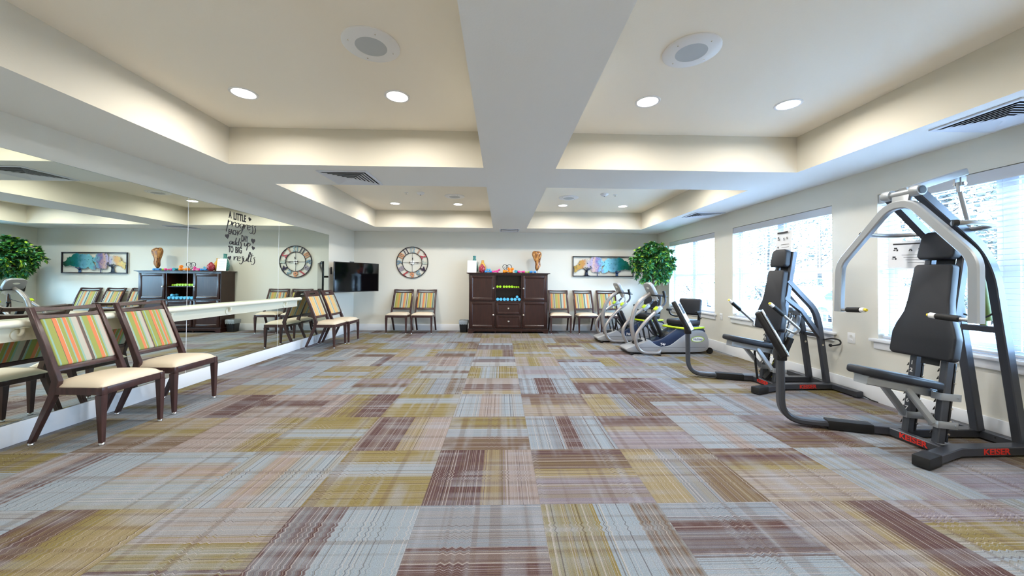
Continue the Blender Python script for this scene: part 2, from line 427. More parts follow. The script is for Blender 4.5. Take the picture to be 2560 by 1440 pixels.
for n_ in ('band_1', 'band_2', 'band_3', 'band_4'): me.attributes.new(n_, 'FLOAT_COLOR', 'FACE')
for k, (cs, e1, e2, lw, sd, c4) in enumerate(info):
    for n_, v in (('lengthwise', lw), ('seed', sd), ('edge_1', e1), ('edge_2', e2)): me.attributes[n_].data[k].value = v
    for n_, v in zip(('band_1', 'band_2', 'band_3', 'band_4'), (cs[0], cs[1], cs[2], c4)): me.attributes[n_].data[k].color = (*s2l(PAL[v]), 1)

b = MB()
for x0, x1 in ((XL, TX0), (BX0, BX1), (TX1, XR)): b.box((x0, YF, ZS), (x1, YB, 3.0))
for x0, x1 in ((TX0, BX0), (BX1, TX1)):
    for y0, y1 in ((YF, TY[0][0]), (TY[0][1], TY[1][0]), (TY[1][1], YB)): b.box((x0, y0, ZS), (x1, y1, 3.0))
    for y0, y1 in TY: b.box((x0, y0, ZT), (x1, y1, 3.0))
ceil_ob = struct(b.build('ceiling', [CEIL, TRAY, SIDE], smooth=False))  # one paint in toned copies: tray brightness is put into the colour
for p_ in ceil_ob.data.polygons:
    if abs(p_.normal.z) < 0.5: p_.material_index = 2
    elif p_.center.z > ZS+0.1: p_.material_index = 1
struct(MB().box((XL-0.15, YF-0.15, 0), (XL, YB+0.15, 3.0)).build('wall_left', WALL, smooth=False))
struct(MB().box((XL, YB, 0), (XR, YB+0.15, 3.0)).build('wall_back', WALL, smooth=False))
struct(MB().box((XL, YF-0.15, 0), (XR, YF, 3.0)).build('wall_front', WALL, smooth=False))
b = MB(); ys = [YF-0.15, 1.80, 3.57, 4.08, 5.88, 6.39, 8.15, YB+0.15]
for i in range(0, 8, 2): b.box((XR, ys[i], 0), (XR+0.16, ys[i+1], 3.0))
for y0, y1 in WINS: b.box((XR, y0, 0), (XR+0.16, y1, WZ0)).box((XR, y0, WZ1), (XR+0.16, y1, 3.0))
struct(b.build('wall_right', WALL, smooth=False))
BBH = 0.158
struct(MB().box((XL, YF, 0), (MIR+0.012, YB, 0.152), 0.004).build('baseboard_left', TRIM))
struct(MB().box((MIR+0.012, YB-0.018, 0), (XR-0.018, YB, BBH), 0.004).build('baseboard_back', TRIM))
struct(MB().box((XR-0.018, YF, 0), (XR, YB, 0.168), 0.004).build('baseboard_right', TRIM))
struct(MB().box((MIR+0.012, YF, 0), (XR-0.018, YF+0.018, BBH), 0.004).build('baseboard_front', TRIM))

# windows and blinds
WL = ['far end window beside the potted tree', 'middle window behind the recline seat machine', 'near window behind the overhead arm chest machine']
for k, (y0, y1) in enumerate(WINS):
    xw = XR+0.115
    b = MB()
    fr = 0.045
    b.box((xw, y0, WZ0), (xw+0.045, y0+fr, WZ1)).box((xw, y1-fr, WZ0), (xw+0.045, y1, WZ1)).box((xw, y0+fr, WZ0), (xw+0.045, y1-fr, WZ0+fr)).box((xw, y0+fr, WZ1-fr), (xw+0.045, y1-fr, WZ1))
    ym = (y0+y1)/2
    w = struct(b.build(f'window_{k+1}', TRIM, smooth=False))
    MB().box((xw-0.01, ym-0.055, WZ0+fr), (xw+0.045, ym+0.055, WZ1-fr)).build('mullion', TRIM, w, smooth=False)
    zm = (WZ0+WZ1)/2-0.02
    for a, c in ((y0+fr, ym-0.055), (ym+0.055, y1-fr)):
        b = MB(); b.box((xw+0.01, a, zm-0.03), (xw+0.04, c, zm+0.03))
        for q in (a, c-0.03): b.box((xw+0.01, q, WZ0+fr), (xw+0.04, q+0.03, zm-0.03)).box((xw+0.01, q, zm+0.03), (xw+0.04, q+0.03, WZ1-fr))
        b.box((xw+0.01, a+0.03, WZ0+fr), (xw+0.04, c-0.03, WZ0+fr+0.04)).box((xw+0.01, a+0.03, WZ1-fr-0.03), (xw+0.04, c-0.03, WZ1-fr))
        b.build('sash', TRIM, w, smooth=False)
        b = MB(); n = 3
        for i in range(1, n): yy = a+0.03+(c-a-0.06)*i/n; b.box((xw+0.02, yy-0.008, zm+0.03), (xw+0.03, yy+0.008, WZ1-fr-0.03))
        zz = (zm+WZ1-fr)/2; b.box((xw+0.0205, a+0.03, zz-0.008), (xw+0.0295, c-0.03, zz+0.008))
        b.build('grille', TRIM, w, smooth=False)
        MB().box((xw+0.0235, a+0.028, WZ0+fr+0.038), (xw+0.0265, c-0.028, zm-0.028)).box((xw+0.0235, a+0.028, zm+0.028), (xw+0.0265, c-0.028, WZ1-fr-0.028)).build('pane', GLASS, w, smooth=False)
    b = MB(); b.box((XR-0.045, y0-0.06, WZ0-0.028), (XR, y1+0.06, WZ0), 0.005).box((XR, y0, WZ0-0.0), (xw, y1, WZ0+0.006))
    b.box((XR-0.02, y0-0.03, WZ0-0.1), (XR, y1+0.03, WZ0-0.028), 0.003)
    b.build('window_sill', TRIM, w)
    # blind
    t = thing('window_blind', 'white slatted blind covering the '+WL[k], 'blind', (XR+0.05, ym, WZ1-0.002))
    off = (XR+0.05, ym, WZ1-0.002)
    MB().box((XR+0.008, y0+0.006, WZ1-0.095), (XR+0.022, y1-0.006, WZ1-0.004), 0.003).box((XR+0.022, y0+0.02, WZ1-0.05), (XR+0.075, y1-0.02, WZ1-0.006)).build('valance', BLIND, t, off)
    b = MB(); tilt = math.radians([4, 4, 4][k]); z = WZ0+0.055; R_ = Matrix.Rotation(tilt, 3, 'Y')
    while z < WZ1-0.06:
        b.box((XR+0.03, y0+0.012, z-0.0013), (XR+0.078, y1-0.012, z+0.0013), rot=R_)
        z += 0.043
    b.build('slats', BLIND, t, off, smooth=False)
    MB().box((XR+0.03, y0+0.012, WZ0+0.012), (XR+0.078, y1-0.012, WZ0+0.03), 0.004).build('bottom_rail', BLIND, t, off)
    b = MB()
    for q in (0.12, 0.5, 0.88):
        yy = y0+(y1-y0)*q
        b.box((XR+0.0535, yy-0.0012, WZ0+0.03), (XR+0.0545, yy+0.0012, WZ1-0.05))
    b.build('ladder_cord', BLIND, t, off, smooth=False)

# daylight portals at the three windows (they only guide the sky's light)
for k, (y0, y1) in enumerate(WINS):
    ld = bpy.data.lights.new('window_portal', 'AREA'); ld.shape = 'RECTANGLE'; ld.size = WZ1-WZ0; ld.size_y = y1-y0
    ld.cycles.is_portal = True
    lo = bpy.data.objects.new('window_portal', ld); COL.objects.link(lo)
    lo.location = (XR+0.17, (y0+y1)/2, (WZ0+WZ1)/2); lo.rotation_euler = (0, PI/2, 0)

# ================================================================== CEILING FITTINGS
lx = [-2.15, -0.885, 1.245, 2.48]
ly = [0.93, 3.07, 5.23, 7.38]
lab = {(0, 1): 'leftmost', (1, 1): 'second from left', (2, 1): 'third from left', (3, 1): 'rightmost'}
ordw = ['leftmost', 'second', 'third', 'rightmost']
for j, y in enumerate(ly):
    for i, x in enumerate(lx):
        side = 'left' if i < 2 else 'right'; end = 'near' if j < 2 else 'far'
        row = {0: 'in the row overhead behind the camera view', 1: 'in the near row of four', 2: 'in the row hidden behind the cross beam', 3: 'in the far row of four by the back wall'}[j]
        t = thing('recessed_ceiling_light', f'round white recessed ceiling light, {ordw[i]} {row}', 'ceiling light', (x, y, ZT), 0, 'recessed ceiling lights')
        MB().lathe([(0.104, 0.0), (0.104, -0.004), (0.098, -0.007), (0.086, -0.006), (0.084, -0.002), (0.084, 0.0)], 32, cap=False).build('trim_ring', WHITE, t)
        MB().lathe([(0.084, -0.0005), (0.084, -0.003)], 32).build('lens', LENS, t)
        ld = bpy.data.lights.new('lamp', 'AREA'); ld.shape = 'DISK'; ld.size = 0.16; ld.energy = LAMP_W; ld.color = LAMP_C
        ld.spread = math.radians(170)
        lo = bpy.data.objects.new('lamp', ld); COL.objects.link(lo); lo.parent = t; lo.location = (0, 0, -0.0045)
GRILL = mat('speaker_mesh', (150, 158, 160), 0.6)
def grill_nodes(m):
    b = m.node_tree.nodes['Principled BSDF']; tc = N(m, 'ShaderNodeTexCoord'); vo = N(m, 'ShaderNodeTexVoronoi'); r = N(m, 'ShaderNodeValToRGB')
    vo.inputs['Scale'].default_value = 160; vo.inputs['Randomness'].default_value = 0.0
    r.color_ramp.elements[0].position = 0.25; r.color_ramp.elements[0].color = (0.05, 0.05, 0.06, 1); r.color_ramp.elements[1].position = 0.45; r.color_ramp.elements[1].color = (*s2l((190, 195, 198)), 1)
    LK(m, tc.outputs['Object'], vo.inputs['Vector']); LK(m, vo.outputs['Distance'], r.inputs[0]); LK(m, r.outputs[0], b.inputs['Base Color'])
grill_nodes(GRILL)
for x, y, l in ((-0.865, 2.40, 'round white ceiling speaker in the near left tray'), (1.26, 2.38, 'round white ceiling speaker in the near right tray'), (1.235, 6.68, 'round white ceiling speaker in the far right tray'), (-0.865, 6.68, 'round white ceiling speaker in the far left tray behind the beam')):
    t = thing('ceiling_speaker', l, 'speaker', (x, y, ZT), 0, 'ceiling speakers')
    MB().lathe([(0.182, 0), (0.182, -0.008), (0.172, -0.014), (0.1, -0.016)], 40, cap=False).build('ring', WHITE, t)
    MB().lathe([(0.1, -0.0155), (0.1, -0.0145)], 40).build('grille', GRILL, t)
    for a in range(4):
        MB().lathe([(0.005, -0.0155), (0.004, -0.0175)], 8, c=(0.14*math.cos(a*PI/2+0.5), 0.14*math.sin(a*PI/2+0.5), 0)).build('screw', NICKEL, t)
for x, y, l in ((-1.43, 6.43, 'white smoke detector in the far left tray'), (1.81, 6.36, 'white smoke detector in the far right tray')):
    t = thing('smoke_detector', l, 'smoke detector', (x, y, ZT))
    MB().lathe([(0.07, 0), (0.07, -0.015), (0.055, -0.03), (0.03, -0.042), (0.01, -0.045)], 24).build('housing', WHITE, t)
    MB().lathe([(0.012, -0.045), (0.012, -0.05)], 12).build('sensor', BLACK, t)
for x, y, l in ((-1.69, 6.47, 'small ceiling sprinkler left of smoke detector in far left tray'), (2.02, 6.42, 'small ceiling sprinkler right of smoke detector in far right tray')):
    t = thing('sprinkler_head', l, 'sprinkler', (x, y, ZT))
    MB().lathe([(0.04, 0), (0.04, -0.004), (0.03, -0.008)], 20).build('escutcheon', WHITE, t)
    MB().lathe([(0.008, -0.008), (0.008, -0.02), (0.016, -0.022), (0.016, -0.024)], 12).build('nozzle', NICKEL, t)
def vent(x, y, s, label):
    t = thing('ceiling_vent', label, 'air vent', (x, y, ZS), 0, 'square ceiling vents')
    h = s/2
    b = MB()
    for sx, sy in ((1, 0), (-1, 0), (0, 1), (0, -1)):
        if sx: b.box((sx*h if sx < 0 else h-0.03, -h, -0.012), ((sx*h+0.03) if sx < 0 else h, h, 0), 0.003)
        else: b.box((-h+0.03, sy*h if sy < 0 else h-0.03, -0.012), (h-0.03, (sy*h+0.03) if sy < 0 else h, 0), 0.003)
    b.build('frame', VENT, t)
    MB().box((-h+0.03, -h+0.03, -0.002), (h-0.03, h-0.03, -0.0005)).build('duct', DARK, t, smooth=False)
    b = MB(); n = 6
    for k in range(n):
        a = h-0.04-k*(h-0.05)/n
        A, Bq = a, a-0.036
        v = []
        for r_, z in ((A, -0.017), (Bq, -0.004)):
            v.append([b.bm.verts.new((sx*r_, sy*r_, z)) for sx, sy in ((1, 1), (-1, 1), (-1, -1), (1, -1))])
        v.append([b.bm.verts.new((sx*(Bq-0.002), sy*(Bq-0.002), -0.0055)) for sx, sy in ((1, 1), (-1, 1), (-1, -1), (1, -1))])
        v.append([b.bm.verts.new((sx*(A-0.002), sy*(A-0.002), -0.0185)) for sx, sy in ((1, 1), (-1, 1), (-1, -1), (1, -1))])
        for i in range(4):
            P, Q = v[i], v[(i+1) % 4]
            for j in range(4): b.bm.faces.new((P[j], P[(j+1) % 4], Q[(j+1) % 4], Q[j]))
    bmesh.ops.recalc_face_normals(b.bm, faces=b.bm.faces)
    b.build('louvres', VENT, t, smooth=False)
vent(-1.72, 4.20, 0.54, 'square white ceiling vent on the cross beam left of centre')
vent(3.50, 2.42, 0.50, 'square white ceiling vent nearest the camera, above the near window')
vent(3.50, 6.22, 0.50, 'square white ceiling vent above the wall between middle and far windows')
vent(0.18, 8.40, 0.46, 'square white ceiling vent on the centre beam at back wall')

# ================================================================== LEFT WALL
seams = [0.85, 2.51, 4.171, 5.831, 7.492]
ML = ['mirror panel nearest the camera behind the two near chairs', 'tall wall mirror panel from near chairs to first seam', 'tall wall mirror panel carrying the black quote lettering', 'tall wall mirror panel at far end beside the television']
for i in range(4):
    if i == 0: ML[0] = 'wall mirror panel outside the frame beside the camera'
    t = thing('mirror_panel', ML[i], 'mirror', (MIR, (seams[i]+seams[i+1])/2, 0.155), 0, 'wall mirror panels')
    off = (MIR, (seams[i]+seams[i+1])/2, 0.155)
    MB().box((MIR-0.003, seams[i]+0.0015, 0.155), (MIR, seams[i+1]-0.0015, 2.112)).build('glass', MIRR, t, off, smooth=False)
    MB().box((MIR-0.003, seams[i+1]-0.0015, 0.155), (MIR+0.0005, seams[i+1]+0.0035, 2.112)).build('seam_strip', CHROME if i == 3 else TRIM, t, off, smooth=False)
    MB().box((MIR-0.012, seams[i]+0.0005, 0.1525), (MIR-0.003, seams[i+1]-0.0005, 2.114)).build('backing', EDGE, t, off, smooth=False)

# ballet barre
t = thing('ballet_barre', 'cream painted ballet barre on a board across the wall mirrors', 'ballet barre', (MIR, 4.0, 0.77))
off = (MIR, 4.0, 0.77)
MB().box((MIR+0.001, 1.3, 0.742), (MIR+0.022, 6.34, 0.850), 0.006).build('backboard', BARRE, t, off)
b = MB(); b.sweep([(MIR+0.062, 1.3, 0.873), (MIR+0.062, 6.34, 0.873)], [(0.028*math.cos(a*PI/8), 0.036*math.sin(a*PI/8)) for a in range(16)], side=(0, 0, 1))
b.build('rail', BARRE, t, off)
for y in (1.5, 2.73, 3.92, 4.75, 5.96):
    b = MB(); b.lathe([(0.040, 0.0), (0.040, 0.010), (0.034, 0.014)], 20, c=(MIR+0.022, y, 0.790), axis='X')
    b.tube(catmull([(MIR+0.03, y, 0.792), (MIR+0.05, y, 0.792), (MIR+0.062, y, 0.812), (MIR+0.062, y, 0.842)], 5), 0.011, 10)
    b.box((MIR+0.045, y-0.03, 0.838), (MIR+0.08, y+0.03, 0.847), 0.003)
    b.build('bracket', BARRE, t, off)

# quote decal ----------------------------------------------------------
DX, DY = Vector((0, 1, 0)), Vector((0, 0, 1))   # reading direction on the left wall as seen from the room
QX = MIR+0.0012
q = thing('wall_quote', 'black vinyl quote with hearts stuck high on the mirror', 'lettering', (MIR, 5.0, 1.811)); q.scale = (1, 1, 0.87)
qo = Vector((MIR, 5.0, 1.77))
def cap_text(s, y0, y1, z0, z1):
    me = text('lettering', s, 1.0, DECAL, (0, 0, 0), (1, 0, 0), (0, 1, 0), 0.0004, parent=False, bold=0.03)
    xs = [v.co.x for v in me.vertices]; zs = [v.co.y for v in me.vertices]
    ax, bx, az, bz = min(xs), max(xs), min(zs), max(zs)
    for v in me.vertices:
        x, y, z = v.co
        v.co = Vector((QX+z, y0+(x-ax)/(bx-ax)*(y1-y0), z0+(y-az)/(bz-az)*(z1-z0)))-qo
    o = bpy.data.objects.new('lettering', me); COL.objects.link(o); o.parent = q
GL = {  # cursive strokes on a unit x-height; advance last
 'p': ([[(0.05, 1.15), (0.02, 0.3), (-0.08, -1.0)], [(0.0, 0.55), (0.25, 1.0), (0.5, 0.8), (0.42, 0.35), (0.12, 0.15)]], 0.55),
 'r': ([[(0.0, 0.95), (0.06, 0.1)], [(0.06, 0.35), (0.22, 0.85), (0.42, 0.95), (0.44, 0.75)]], 0.46),
 'o': ([[(0.3, 0.95), (0.05, 0.6), (0.12, 0.1), (0.4, 0.15), (0.5, 0.6), (0.32, 0.92), (0.55, 0.8)]], 0.6),
 'g': ([[(0.48, 0.9), (0.15, 0.85), (0.05, 0.4), (0.28, 0.1), (0.5, 0.6), (0.52, 0.9)], [(0.52, 0.9), (0.45, -0.2), (0.2, -1.0), (-0.1, -0.9), (0.1, -0.4), (0.6, 0.05)]], 0.62),
 'e': ([[(0.05, 0.45), (0.4, 0.6), (0.38, 0.92), (0.15, 0.85), (0.05, 0.4), (0.22, 0.05), (0.5, 0.25)]], 0.5),
 's': ([[(0.42, 1.1), (0.2, 0.95), (0.35, 0.5), (0.38, -0.1), (0.15, -0.55), (-0.1, -0.35)]], 0.42),
 'a': ([[(0.48, 0.85), (0.15, 0.85), (0.05, 0.35), (0.25, 0.05), (0.48, 0.6), (0.5, 0.9)], [(0.5, 0.9), (0.5, 0.2), (0.64, 0.12)]], 0.62),
 'd': ([[(0.46, 0.8), (0.15, 0.8), (0.05, 0.35), (0.25, 0.05), (0.46, 0.5)], [(0.58, 2.0), (0.46, 0.9), (0.5, 0.15), (0.64, 0.15)]], 0.62),
 'u': ([[(0.02, 0.9), (0.08, 0.2), (0.3, 0.08), (0.5, 0.6)], [(0.54, 0.92), (0.52, 0.2), (0.66, 0.15)]], 0.64),
 'l': ([[(0.0, 0.3), (0.32, 1.7), (0.2, 2.1), (0.08, 1.2), (0.12, 0.1), (0.34, 0.15)]], 0.36),
 't': ([[(0.22, 1.9), (0.12, 0.8), (0.16, 0.1), (0.36, 0.15)], [(-0.1, 1.25), (0.2, 1.3), (0.5, 1.5)]], 0.4),
}
def script(word, y0, y1, zb, xh, slant=0.12):
    tot = sum(GL[c][1] for c in word); k = (y1-y0)/tot; x = 0; bmq = MB()
    for c in word:
        for st in GL[c][0]:
            P = catmull([(0, (x+a)*k+b2*xh*slant, b2*xh) for a, b2 in st], 6)
            n = len(P); L_, R2 = [], []
            for i, p in enumerate(P):
                t_ = (P[min(i+1, n-1)]-P[max(i-1, 0)]).normalized()
                nrm = Vector((0, -t_.z, t_.y)); wd = 0.0036+0.0046*abs(t_.z)**2
                if i in (0, n-1): wd *= 0.5
                L_.append(bmq.bm.verts.new(Vector((QX, y0, zb))+p+nrm*wd-qo)); R2.append(bmq.bm.verts.new(Vector((QX, y0, zb))+p-nrm*wd-qo))
            for i in range(n-1): bmq.bm.faces.new((L_[i], L_[i+1], R2[i+1], R2[i]))
        x += GL[c][1]
    r = bmesh.ops.extrude_face_region(bmq.bm, geom=bmq.bm.faces[:])
    bmesh.ops.translate(bmq.bm, verts=[e for e in r['geom'] if isinstance(e, bmesh.types.BMVert)], vec=(-0.0008, 0, 0))
    bmesh.ops.recalc_face_normals(bmq.bm, faces=bmq.bm.faces)
    bmq.build('lettering', DECAL, q, smooth=False)
def heart(y, z, s, a):
    P = []
    for k in range(28):
        u_ = 2*PI*k/28
        px, pz = 16*math.sin(u_)**3/17, (13*math.cos(u_)-5*math.cos(2*u_)-2*math.cos(3*u_)-math.cos(4*u_))/17
        ca, sa = math.cos(a), math.sin(a)
        P.append(Vector((QX-0.0006, y+s*(px*ca-pz*sa), z+1.15*s*(px*sa+pz*ca)))-qo)
    MB().prism(P, (0.0008, 0, 0)).build('heart', DECAL, q, smooth=False)
cap_text('A', 4.775, 4.825, 1.975, 2.080); cap_text('LITTLE', 4.86, 5.09, 1.965, 2.075)
script('progress', 4.755, 5.29, 1.850, 0.085, 0.1)
cap_text('EACH', 4.775, 4.94, 1.735, 1.815); cap_text('DAY', 5.01, 5.14, 1.655, 1.755)
script('adds', 4.79, 5.01, 1.585, 0.058); script('up', 5.06, 5.18, 1.585, 0.062)
cap_text('TO', 4.775, 4.865, 1.465, 1.565); cap_text('BIG', 4.90, 5.02, 1.465, 1.565)
script('results', 4.87, 5.28, 1.345, 0.075, 0.14)
heart(5.165, 2.03, 0.031, -0.3); heart(4.755, 1.70, 0.038, 0.25); heart(5.24, 1.69, 0.045, 0); heart(5.245, 1.575, 0.034, -0.2); heart(4.80, 1.385, 0.033, 0.25)

# small wall things on the left wall
t = thing('wall_remote_holder', 'slim black remote holder on left wall between mirror and television', 'remote holder', (XL, 7.62, 1.39))
MB().box((0, -0.024, -0.075), (0.022, 0.024, 0.075), 0.008, 3).build('body', BLACK, t)
MB().box((0.0222, -0.011, 0.025), (0.024, 0.011, 0.047), 0.0005).build('button', GUN, t)
def outlet(name, label, loc, nx, dims=(0.075, 0.12)):
    t = thing(name, label, 'wall outlet', loc)
    MB().box((min(0, nx*0.006), -dims[0]/2, -dims[1]/2), (max(0, nx*0.006), dims[0]/2, dims[1]/2), 0.002).build('cover_plate', WHITE, t)
    for dz in (-0.025, 0.025):
        b = MB(); b.box((min(nx*0.006, nx*0.0085), -0.017, dz-0.015), (max(nx*0.006, nx*0.0085), 0.017, dz+0.015), 0.004, 2); s_ = b.build('socket', WHITE, t)
        MB().box((min(nx*0.0085, nx*0.0092), -0.008, dz-0.004), (max(nx*0.0085, nx*0.0092), -0.006, dz+0.006)).box((min(nx*0.0085, nx*0.0092), 0.006, dz-0.004), (max(nx*0.0085, nx*0.0092), 0.008, dz+0.006)).build('slots', INK, s_, smooth=False)
    return t
outlet('wall_outlet', 'white wall outlet under the television on the left wall', (XL, 8.19, 0.44), 1)
outlet('wall_outlet', 'white wall outlet on right wall between far and middle windows', (XR, 6.19, 0.61), -1)
outlet('wall_outlet', 'white wall outlet on right wall between the two large gym machines', (XR, 3.85, 0.605), -1, (0.085, 0.115))

# ================================================================== TELEVISION
TVC = Vector((-3.10, 7.965, 1.266)); tvd = Vector((0.51, 0.86, 0)).normalized(); tvn = Vector((tvd.y, -tvd.x, 0))
t = thing('television', 'black flat television mounted at an angle in the back left corner', 'television', (TVC.x, TVC.y, TVC.z-0.32), math.atan2(tvd.y, tvd.x))
# local: x along screen, -y is the viewing side
MB().box((-0.56, 0.0, 0.0), (0.56, 0.035, 0.63), 0.006).build('housing', BLACK, t)
MB().box((-0.548, -0.0015, 0.018), (0.548, 0.001, 0.618)).build('screen', TVSCR, t, smooth=False)
MB().box((-0.3, 0.035, 0.12), (0.3, 0.06, 0.5), 0.01).build('back_cover', BLACK, t)
MB().box((-0.19, 0.005, 0.63), (-0.09, 0.03, 0.645), 0.004).build('camera_bar', BLACK, t)
inv = Matrix.Rotation(-math.atan2(tvd.y, tvd.x), 4, 'Z')
def tl(p): return inv @ (Vector(p)-Vector((TVC.x, TVC.y, TVC.z-0.32)))
b = MB(); b.bar([tl((XL+0.01, 8.25, 1.27)), tl((-3.30, 8.40, 1.27)), Vector((0, 0.07, 0.32))], 0.04, 0.03, side=(0, 0, 1)); b.obox(tl((XL+0.012, 8.25, 1.27)), inv.to_3x3() @ Vector((1, 0, 0)), inv.to_3x3() @ Vector((0, 1, 0)), (0, 0, 1), (0.02, 0.12, 0.3), 0.003)
b.box((-0.12, 0.058, 0.2), (0.12, 0.075, 0.44), 0.003)
b.build('wall_mount', BLACK, t)

# ================================================================== CHAIRS
def make_chair(label, loc, rz, fabric, slot=False, group=None):
    """local: x = width, front legs at y=0, back toward +y"""
    t = thing('dining_chair', label, 'chair', loc, rz, group)
    SW = 0.245
    # front legs (tapered)
    for sx in (-1, 1):
        b = MB(); x = sx*(SW-0.019)
        b.prism([(x-0.015, -0.0, 0.02), (x+0.015, 0.0, 0.02), (x+0.015, 0.03, 0.02), (x-0.015, 0.03, 0.02)], (0, 0, 0.001))
        b = MB(); b.sweep([(x-sx*0.002, 0.015, 0.02), (x, 0.02, 0.25), (x, 0.022, 0.36)], [(-1, -1), (1, -1), (1, 1), (-1, 1)], side=(1, 0, 0), scales=[0.0125, 0.019, 0.0225])
        l = b.build('leg', CHWOOD, t, smooth=False)
        g = MB().lathe([(0.017, 0.0), (0.018, 0.005), (0.015, 0.016), (0.011, 0.021)], 14, c=(x-sx*0.002, 0.015, 0)).build('glide', CHROME, l)
    # rear leg + back post in one sweep
    for sx in (-1, 1):
        b = MB(); x = sx*(SW-0.022); xt = sx*(SW-0.026)
        path = [(x, 0.505, 0.02), (x, 0.36, 0.355), (x, 0.335, 0.46), (xt, 0.448, 0.76), (xt-sx*0.001, 0.545, 0.985)]
        w = [0.016, 0.025, 0.027, 0.020, 0.015]
        rings = []
        secs = [(-0.62, -1), (0.62, -1), (0.62, 1), (-0.62, 1)]
        b.sweep(fillet(path[:2]+path[2:], 0.03, 3), secs, side=(1, 0, 0), scales=None) if False else None
        pts = path; n = len(pts)
        for p, ww in zip(pts, w):
            rings.append([b.bm.verts.new((p[0]+a*0.024*0.72, p[1]+c*ww, p[2])) for a, c in ((-1, -1), (1, -1), (1, 1), (-1, 1))])
        for A, B in zip(rings, rings[1:]):
            for j in range(4): b.bm.faces.new((A[j], A[(j+1) % 4], B[(j+1) % 4], B[j]))
        b.bm.faces.new(rings[0][::-1]); b.bm.faces.new(rings[-1]); bmesh.ops.recalc_face_normals(b.bm, faces=b.bm.faces)
        bmesh.ops.bevel(b.bm, geom=b.bm.edges[:], offset=0.003, segments=1, affect='EDGES')
        l = b.build('rear_leg', CHWOOD, t)
        MB().lathe([(0.017, 0.0), (0.018, 0.005), (0.015, 0.016), (0.011, 0.021)], 14, c=(x, 0.508, 0)).build('glide', CHROME, l)
    # seat frame
    b = MB()
    b.box((-SW+0.04, 0.002, 0.362), (SW-0.04, 0.026, 0.415), 0.003).box((-SW, 0.0, 0.36), (-SW+0.04, 0.04, 0.415), 0.003).box((SW-0.04, 0.0, 0.36), (SW, 0.04, 0.415), 0.003)
    for sx in (-1, 1): b.prism([(sx*(SW-0.002), 0.04, 0.365), (sx*(SW-0.026), 0.04, 0.365), (sx*(SW-0.03), 0.335, 0.365), (sx*(SW-0.006), 0.335, 0.365)], (0, 0, 0.05))
    b.box((-SW+0.04, 0.35, 0.37), (SW-0.04, 0.37, 0.41), 0.003)
    b.build('seat_frame', CHWOOD, t)
    # cushion
    b = MB(); nx, ny = 12, 12; g = []
    for j in range(ny+1):
        row = []
        v = j/ny; y = 0.0+0.40*v; hw = SW-0.002-0.02*v
        for i in range(nx+1):
            u_ = -1+2*i/nx; vv = -1+2*v
            e = (1-abs(u_)**4)*(1-abs(vv)**4)
            row.append(b.bm.verts.new((u_*hw*(0.99 if abs(vv) < 1 else 0.96), y if 0 < j < ny else y+(0.008 if j == 0 else -0.008), 0.422+0.052*max(0, e)**0.55)))
        g.append(row)
    for j in range(ny):
        for i in range(nx): b.bm.faces.new((g[j][i], g[j][i+1], g[j+1][i+1], g[j+1][i]))
    be = [e for e in b.bm.edges if e.is_boundary]
    r = bmesh.ops.extrude_edge_only(b.bm, edges=be); vs = [v for v in r['geom'] if isinstance(v, bmesh.types.BMVert)]
    for v in vs: v.co.z = 0.414
    bmesh.ops.holes_fill(b.bm, edges=[e for e in b.bm.edges if e.is_boundary], sides=0)
    bmesh.ops.recalc_face_normals(b.bm, faces=b.bm.faces)
    b.build('seat_cushion', VINYL, t, ang=60)
    # back: plane leaning from (y .352, z .52) to (y .47,z .985)
    A = Vector((0, 0.362, 0.52)); D = Vector((0, 0.548, 0.985)); dv = (D-A).normalized(); nv = Vector((0, -dv.z, dv.y)); L = (D-A).length
    BW = SW-0.046
    def P(x, s_, n_=0): return A+dv*s_+nv*n_+Vector((x, 0, 0))
    b = MB(); b.obox(P(0, 0.018), (1, 0, 0), dv, nv, (BW*2, 0.036, 0.026), 0.003)
    b.build('lower_rail', CHWOOD, t)
    hd = L-0.095      # height where the pad ends
    b = MB()
    if slot:
        n = 16; outer = []; inner = []
        for k in range(n*4):
            a = 2*PI*k/(n*4); ca, sa = math.cos(a), math.sin(a)
            inner.append((0.10*ca, L-0.045+0.016*sa))
            m_ = max(abs(ca)/(BW+0.004), abs(sa)/0.055)
            outer.append((ca/m_, L-0.045+sa/m_+(0.006*(ca/m_/BW)**2 if sa > 0 else 0)))
        for th in (0.013, -0.013):
            pass
        F1 = [[b.bm.verts.new(P(x, s_, th)) for x, s_ in ring] for th in (0.012, -0.012) for ring in (outer, inner)]
        m_ = n*4
        for k in range(m_):
            k2 = (k+1) % m_
            b.bm.faces.new((F1[0][k], F1[0][k2], F1[1][k2], F1[1][k])); b.bm.faces.new((F1[2][k], F1[2][k2], F1[3][k2], F1[3][k]))
            b.bm.faces.new((F1[0][k], F1[0][k2], F1[2][k2], F1[2][k])); b.bm.faces.new((F1[1][k], F1[1][k2], F1[3][k2], F1[3][k]))
        bmesh.ops.recalc_face_normals(b.bm, faces=b.bm.faces)
        b.build('top_rail', CHWOOD, t, ang=30)
    else:
        # curved crest rail and curved lower crest rail with a lens gap
        def curved(sb, h0, sag_t, sag_b, bend):
            n = 14; R = []
            for k in range(n+1):
                x = -BW+2*BW*k/n; q_ = 1-(x/BW)**2
                yb = bend*q_
                R.append([b.bm.verts.new(P(x, sb+h0-sag_t*q_, th+yb)) for th in (0.011, -0.011)]+[b.bm.verts.new(P(x, sb-sag_b*q_, th+yb)) for th in (-0.011, 0.011)])
            for p_, q2 in zip(R, R[1:]):
                for j in range(4): b.bm.faces.new((p_[j], p_[(j+1) % 4], q2[(j+1) % 4], q2[j]))
            b.bm.faces.new(R[0]); b.bm.faces.new(R[-1][::-1])
        curved(L-0.032, 0.032, 0.006, -0.004, -0.012)
